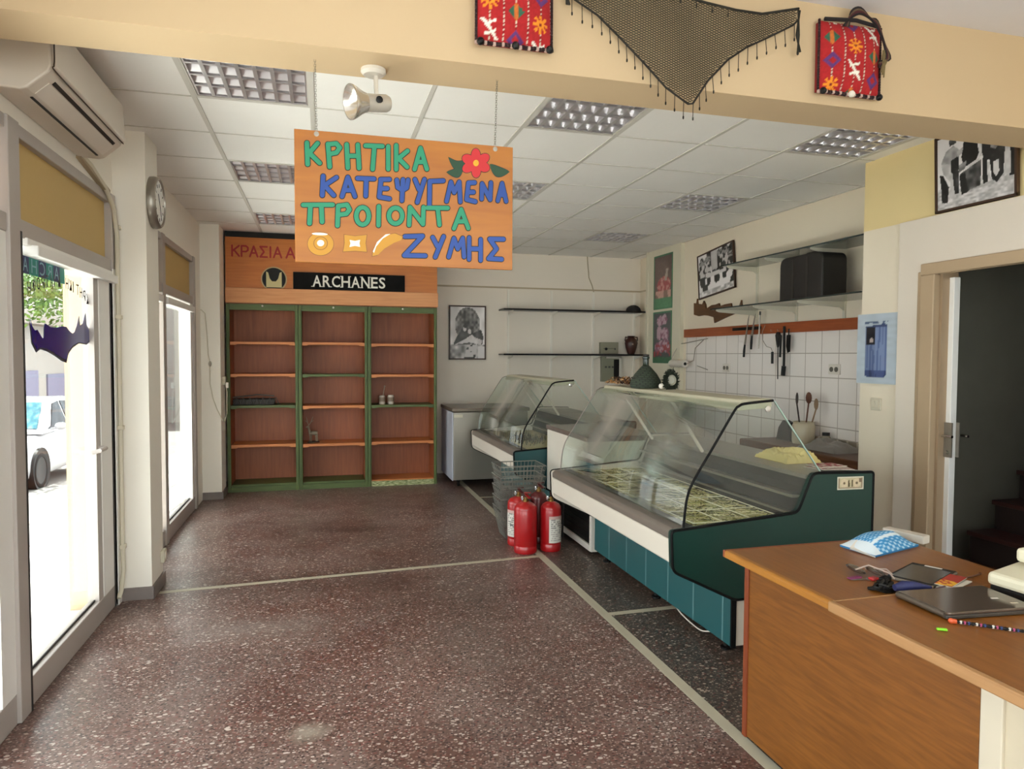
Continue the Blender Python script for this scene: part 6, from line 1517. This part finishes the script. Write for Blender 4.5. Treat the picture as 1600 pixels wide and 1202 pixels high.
for k, (cx, cy, a, hx, lab) in enumerate(((1.985, 1.800, 0.45, '#a33024', 'red and yellow leaflet fanned out beside the tablet'), (1.975, 1.778, 0.38, '#c9c2b6', 'white leaflet fanned out beside the tablet, nearest the laptop'))):
    tt = thing('leaflet', lab, 'leaflet', (cx, cy, ZB), 'leaflets on the desk')
    R = Matrix.Rotation(a, 3, 'Z'); du = R @ Vector((0.15, 0, 0)); dv = R @ Vector((0, 0.05, 0)); z = 0.766 + (0.004 if k == 0 else 0.0)
    mb = MB(); mb.obox((cx, cy, z), (0.15, 0.05, 0.002), R); mb.build('sheet', mat('leaflet_white', '#d0cabf', 0.6), tt)
    def lf(u, v, hx=hx, k=k):
        c = S(hx)
        if k == 0 and u < 0.45 and hnoise(u * 12, v * 6, 2) > 0.5: c = S('#d9a52c')
        if k == 1 and (u < 0.12 or 0.3 < v < 0.4): c = S('#7a756c')
        return c
    grid_print('printed_side', lf, Vector((cx, cy, z + 0.0013)) - du / 2 - dv / 2, du, dv, 24, 8, M_paper, tt)
t = thing('knitting_needle', 'thin brown stick lying behind the leaflets', 'stick', (2.1, 1.86, 0.7505))
m = MB(); m.tube([(2.03, 1.835, 0.754), (2.19, 1.872, 0.754)], 0.0025, 6); m.ball((2.19, 1.872, 0.7555), 0.005, 8); m.build('stick', mat('stick_brown', '#6b3c20', 0.4), t, smooth=True)
t = thing('laptop', 'closed dark glossy laptop on the near desk board', 'laptop', (1.85, 1.63, ZB))
LP = [(1.705, 1.728), (1.690, 1.545), (1.945, 1.520), (2.035, 1.700)]
LP = round_poly([(1.700, 1.730), (1.690, 1.540), (1.985, 1.515), (2.005, 1.705)], 0.012)
m = MB(); m.prism(LP, 'Z', ZB + 0.001, ZB + 0.012); m.build('base', mat('laptop_base', '#4a443e', 0.35, metal=0.4), t, bevel=0.002)
m = MB(); m.prism([(1.8485 + (a - 1.8485) * 1.005, 1.623 + (b - 1.623) * 1.005) for a, b in LP], 'Z', ZB + 0.0125, ZB + 0.021); m.build('lid', mat('laptop_lid', '#5a4c42', 0.12, metal=0.3, vary=0.1, scale=3), t, bevel=0.003)
m = MB(); m.tube([(1.700, 1.725, ZB + 0.012), (1.693, 1.548, ZB + 0.012)], 0.0095, 10); m.build('hinge', mat('laptop_hinge', '#6a6056', 0.3, metal=0.6), t, smooth=True)
flatbox(1.93, 1.60, ZB + 0.0212, 0.022, 0.007, 0.0005, -0.2).build('sticker', M_white, t)
flatbox(1.95, 1.555, ZB + 0.0212, 0.022, 0.006, 0.0005, -0.2).build('sticker', mat('sticker_beige', '#c9b9a0', 0.5), t)
t = thing('beaded_pencil', 'black pencil with coloured beads and orange tip on the desk board', 'pencil', (1.75, 1.47, ZB))
m = MB(); a, b = Vector((1.683, 1.522, ZB + 0.006)), Vector((1.83, 1.395, ZB + 0.006)); m.tube([a, b], 0.0042, 8); m.build('stick', M_black, t, smooth=True)
m = MB(); m.ball(tuple(a), 0.008, 10); m.tube([a, a + (b - a) * 0.07], 0.0065, 8); m.build('orange_tip', mat('pencil_orange', '#c2512a', 0.4), t, smooth=True)
m = MB()
for k in range(18): m.ball(tuple(a + (b - a) * (0.12 + 0.048 * k)), 0.0056, 6, k % 4)
m.build('beads', [mat('bead_white', '#cfc8c0', 0.4), mat('bead_pink', '#a8466a', 0.4), mat('bead_blue', '#2c3a6a', 0.4), M_black], t, smooth=True)
t = thing('eraser', 'small bright green rubber on the desk board', 'eraser', (1.615, 1.487, ZB))
flatbox(1.612, 1.485, ZB + 0.0005, 0.026, 0.010, 0.006, -0.55).build('rubber', mat('bright_green', '#7cc81e', 0.5), t, bevel=0.002)
t = thing('cash_register', 'cream till machine with black base cut off by the right edge', 'till', (2.12, 1.66, ZB))
Rr = Matrix.Rotation(0.10, 3, 'Z')
def tr(p): return Vector((2.04, 1.56, 0)) + Rr @ Vector((p[0], p[1], 0))
def wedge(zf, zb, z0, x0, x1, y0, y1):
    mb = MB(); P = [(x0, y0), (x1, y0), (x1, y1), (x0, y1)]
    v = [(*tr(p)[:2], z0) for p in P] + [(*tr(P[0])[:2], zf), (*tr(P[1])[:2], zb), (*tr(P[2])[:2], zb), (*tr(P[3])[:2], zf)]
    mb.add(v, [(3, 2, 1, 0), (4, 5, 6, 7), (0, 1, 5, 4), (1, 2, 6, 5), (2, 3, 7, 6), (3, 0, 4, 7)]); return mb
wedge(ZB + 0.022, ZB + 0.022, ZB + 0.0005, 0.006, 0.30, -0.1, 0.14).build('base', M_black, t)
wedge(ZB + 0.062, ZB + 0.105, ZB + 0.0225, 0.0, 0.31, -0.1, 0.15).build('housing', mat('till_cream', '#d6cfb6', 0.4), t, bevel=0.012)
wedge(ZB + 0.135, ZB + 0.140, ZB + 0.09, 0.10, 0.30, -0.09, 0.13).build('rear_hood', mat('till_cream', '#d6cfb6', 0.4), t, bevel=0.012)
m = wedge(ZB + 0.075, ZB + 0.105, ZB + 0.066, 0.02, 0.09, -0.08, -0.04); m.build('key_panel', M_darksteel, t)

# ------------------------------------------------------------------ the street outside
def gz(y): return -0.10 - 0.05 * (y - 2.9)
M_pave = brick_mat('pavement_slabs', '#a5a19b', '#9b968f', '#5e5953', 0.9, 0.45, 0.02, 'YX', 0.8, 0.0)
M_bounce = brick_mat('bounce_slabs', '#e4e1dc', '#dedad4', '#c9c4bc', 0.9, 0.45, 0.02, 'YX', 0.7, 0.0)  # pavement near the shop made paler, added to bounce sunlight up to the ceiling
m = MB(); ys = [-6, -1.7, 2.9, 5.2, 7.2, 13, 20, 34]
for a, b in zip(ys[:-1], ys[1:]):
    m.add([(-3.4, a, gz(a)), (-1.34, a, gz(a)), (-1.34, b, gz(b)), (-3.4, b, gz(b)), (-3.4, a, gz(a) - .3), (-1.34, a, gz(a) - .3), (-1.34, b, gz(b) - .3), (-3.4, b, gz(b) - .3)], [(0, 1, 2, 3), (4, 7, 6, 5), (0, 4, 5, 1), (1, 5, 6, 2), (2, 6, 7, 3), (3, 7, 4, 0)], 0 if a < 7 else 1)
m.box(-6, 8, -9, -1.7, -0.42, -0.12, 1)
struct(m, 'pavement', [M_bounce, M_pave])
m = MB()
for a, b in zip(ys[:-1], ys[1:]):
    m.add([(-12, a, gz(a) - 0.08), (-3.4, a, gz(a) - 0.08), (-3.4, b, gz(b) - 0.08), (-12, b, gz(b) - 0.08)], [(0, 1, 2, 3)])
m.add([(-12, 34, gz(34) - 0.08), (-1.34, 34, gz(34) - 0.08), (-1.34, 60, gz(34) - 0.08), (-12, 60, gz(34) - 0.08)], [(0, 1, 2, 3)])
struct(m, 'road', mat('asphalt', '#6f6a66', 0.9, vary=0.1, scale=20))
t = thing('apartment_house', 'pale house with lilac grey shutters across the street', 'house', (-9, 24, gz(24)))
m = MB(); m.box(-12, -9.0, 12, 42, -2, 9); m.box(-9, -1.34, 36, 38, -2, 9); m.build('facade', mat('facade_pale', '#9a948e', 0.8, vary=0.05), t)
for k in range(7):
    y = 17.5 + k * 3.1
    m = MB(); m.box(-9.0, -8.95, y, y + 2.3, gz(y) - 0.05, gz(y) + 2.1); m.build('shutter', mat('shutter_lilac', '#77748a', 0.5), t)
m = MB(); m.box(-9.0, -8.3, 12, 40, 2.4, 2.6); m.build('balcony', mat('balcony_pale', '#8a8076', 0.7), t)
# tree over the pavement
t = thing('street_tree', 'leafy light green street tree beyond the shop window', 'tree', (-5.7, 16.2, gz(16)))
m = MB(); m.tube([(-7.5, 17.2, gz(17) - 0.1), (-7.4, 17.1, 1.2), (-7.0, 16.9, 2.4), (-6.2, 16.6, 3.4)], [0.16, 0.13, 0.11, 0.06], 10); m.build('trunk', mat('bark', '#7a6a58', 0.9, vary=0.2), t, smooth=True)
m = MB(); random.seed(31)
blobs = [(-5.6, 16.4, 3.6, 1.5), (-6.6, 17.5, 3.9, 1.5), (-5.0, 15.6, 4.2, 1.4), (-5.2, 17.4, 2.9, 1.1), (-6.2, 15.9, 2.9, 1.1), (-7.0, 16.6, 3.2, 1.2), (-5.9, 16.6, 4.8, 1.6)]
for (bx, by, bz, br_) in blobs:
    for k in range(1000):
        d = Vector((random.gauss(0, 1), random.gauss(0, 1), random.gauss(0, 1))).normalized() * br_ * random.uniform(0.45, 1.0)
        p = Vector((bx, by, bz)) + d
        a = Vector((random.uniform(-1, 1), random.uniform(-1, 1), random.uniform(-1, 1))).normalized(); w = a.orthogonal().normalized()
        m.add([p - a * 0.07, p + w * 0.035, p + a * 0.07, p - w * 0.035], [(0, 1, 2, 3)], random.randrange(2))
m.build('foliage', [mat('leaf_light', '#5f7a2c', 0.6, vary=0.3, scale=3), mat('leaf_mid', '#4a6628', 0.6, vary=0.3, scale=3)], t, weld=False)
# parked white car
CX, CY = -4.42, 12.05
g0 = gz(13.5) - 0.08
t = thing('car', 'white saloon car parked at the kerb outside the shop window', 'car', (-5.3, 14.0, g0))
M_car = mat('car_white', '#a9a8ab', 0.25, vary=0.02, coat=0.6)
M_carglass = mat('car_glass', '#3c4248', 0.5, spec=0.15, vary=0.1)
W2 = 0.86; mid = CX - W2
stn = [(0.0, 0.58, 0.36, 0.55), (0.06, 0.72, 0.22, 0.64), (0.25, 0.82, 0.19, 0.72), (0.9, 0.86, 0.19, 0.84), (1.35, 0.86, 0.19, 0.91), (2.4, 0.87, 0.19, 0.94), (3.4, 0.86, 0.20, 0.95), (3.9, 0.82, 0.24, 0.94), (4.12, 0.72, 0.32, 0.86), (4.18, 0.6, 0.42, 0.72)]
def ring(y, hw, zb, zt):
    P = round_poly([(-hw * 0.94, zb), (hw * 0.94, zb), (hw, zb + 0.16), (hw * 0.985, zt - 0.14), (hw * 0.86, zt), (-hw * 0.86, zt), (-hw * 0.985, zt - 0.14), (-hw, zb + 0.16)], 0.06, 2)
    return [(mid + px, CY + y, g0 + pz) for px, pz in P]
def loft(mb, rings):
    n = len(rings[0]); v = [p for r in rings for p in r]
    f = [(i * n + j, i * n + (j + 1) % n, (i + 1) * n + (j + 1) % n, (i + 1) * n + j) for i in range(len(rings) - 1) for j in range(n)]
    f.append(list(range(n))[::-1]); f.append([(len(rings) - 1) * n + j for j in range(n)])
    mb.add(v, f)
m = MB(); loft(m, [ring(*s) for s in stn]); m.build('body', M_car, t, smooth=True)
cab = [(1.05, 0.74, 0.90, 0.05), (1.85, 0.62, 1.36, 0.0), (2.2, 0.61, 1.42, 0), (2.9, 0.61, 1.40, 0), (3.65, 0.66, 0.96, 0)]
def cring(y, hw, zt, _):
    P = [(-0.80, 0.88), (0.80, 0.88), (hw, max(zt, 0.90)), (hw * 0.85, max(zt, 0.90) + 0.02), (-hw * 0.85, max(zt, 0.90) + 0.02), (-hw, max(zt, 0.90))]
    return [(mid + px, CY + y, g0 + pz) for px, pz in P]
m = MB(); loft(m, [cring(*s) for s in cab]); m.build('cabin', M_car, t, smooth=True)
def side_w(P, nm='side_window'):
    for s in (1, -1):
        mb = MB(); v = []
        for (y, z) in P:
            hwz = 0.80 + (0.615 - 0.80) * (z - 0.88) / (1.40 - 0.88)
            v.append((mid + s * (hwz + 0.012), CY + y, g0 + z))
        mb.add(v, [list(range(len(v)))]); mb.add([(x - s * 0.01, y, z) for x, y, z in v], [list(range(len(v)))[::-1]]); mb.build(nm, M_carglass, t)
side_w([(1.35, 0.94), (1.55, 0.98), (1.98, 1.33), (2.28, 1.36), (2.28, 0.94)]); side_w([(2.36, 0.94), (2.36, 1.36), (2.85, 1.34), (3.3, 1.02), (3.2, 0.94)])
m = MB(); m.add([(mid - 0.70, CY + 1.13, g0 + 0.95), (mid + 0.70, CY + 1.13, g0 + 0.95), (mid + 0.56, CY + 1.80, g0 + 1.345), (mid - 0.56, CY + 1.80, g0 + 1.345)], [(0, 1, 2, 3)]); m.v = [(x, y - 0.012, z + 0.022) for x, y, z in m.v]; m.add([(x, y + 0.01, z - 0.012) for x, y, z in m.v], [(3, 2, 1, 0)]); m.build('windscreen', mat('windscreen_blue', '#4f7f8c', 0.5, vary=0.1, spec=0.15), t)
for s in (1, -1):
    for yy in (0.82, 3.35):
        wx = mid + s * (W2 - 0.10)
        m = MB(); m.lathe([(0.0, -0.09), (0.26, -0.10), (0.31, -0.08), (0.315, 0.0), (0.31, 0.085), (0.27, 0.11), (0.22, 0.105), (0.21, 0.085)], (wx, CY + yy, g0 + 0.315), 28, (s, 0, 0)); w_ = m.build('wheel', M_rubber, t, smooth=True)
        m = MB(); m.lathe([(0.0, 0.095), (0.06, 0.10), (0.07, 0.09)], (wx, CY + yy, g0 + 0.315), 16, (s, 0, 0))
        for k in range(5):
            a = k * 2 * math.pi / 5; m.obox((wx + s * 0.092, CY + yy + 0.12 * math.cos(a), g0 + 0.315 + 0.12 * math.sin(a)), (0.014, 0.19, 0.05), Matrix.Rotation(a, 3, 'X'))
        m.lathe([(0.205, 0.085), (0.225, 0.10), (0.20, 0.09)], (wx, CY + yy, g0 + 0.315), 28, (s, 0, 0))
        m.build('rim', mat('rim_silver', '#b5b3b0', 0.3, metal=0.5), w_, smooth=True)
        m = MB(); m.lathe([(0.33, 0.10), (0.355, 0.112), (0.36, 0.10), (0.35, 0.0)], (wx, CY + yy, g0 + 0.33), 28, (s, 0, 0)); m.build('wheel_arch', M_black, t, smooth=True)
    m = MB(); m.ball((mid + s * 0.62, CY + 0.11, g0 + 0.60), (0.17, 0.10, 0.085), 14); m.build('headlamp', mat('headlamp', '#a8acb0', 0.1, metal=0.3), t, smooth=True)
    m = MB(); m.ball((mid + s * 0.96, CY + 1.42, g0 + 0.98), (0.10, 0.06, 0.065), 12); m.tube([(mid + s * 0.80, CY + 1.45, g0 + 0.93), (mid + s * 0.93, CY + 1.42, g0 + 0.96)], 0.02, 6); m.build('door_mirror', M_car, t, smooth=True)
    m = MB(); m.box(mid + s * 0.855, mid + s * 0.875, CY + 2.1, CY + 2.28, g0 + 0.74, g0 + 0.765); m.build('door_handle', M_chrome, t, bevel=0.004)
m = MB(); m.box(mid - 0.42, mid + 0.42, CY - 0.02, CY + 0.05, g0 + 0.30, g0 + 0.42); m.build('grille', M_black, t)
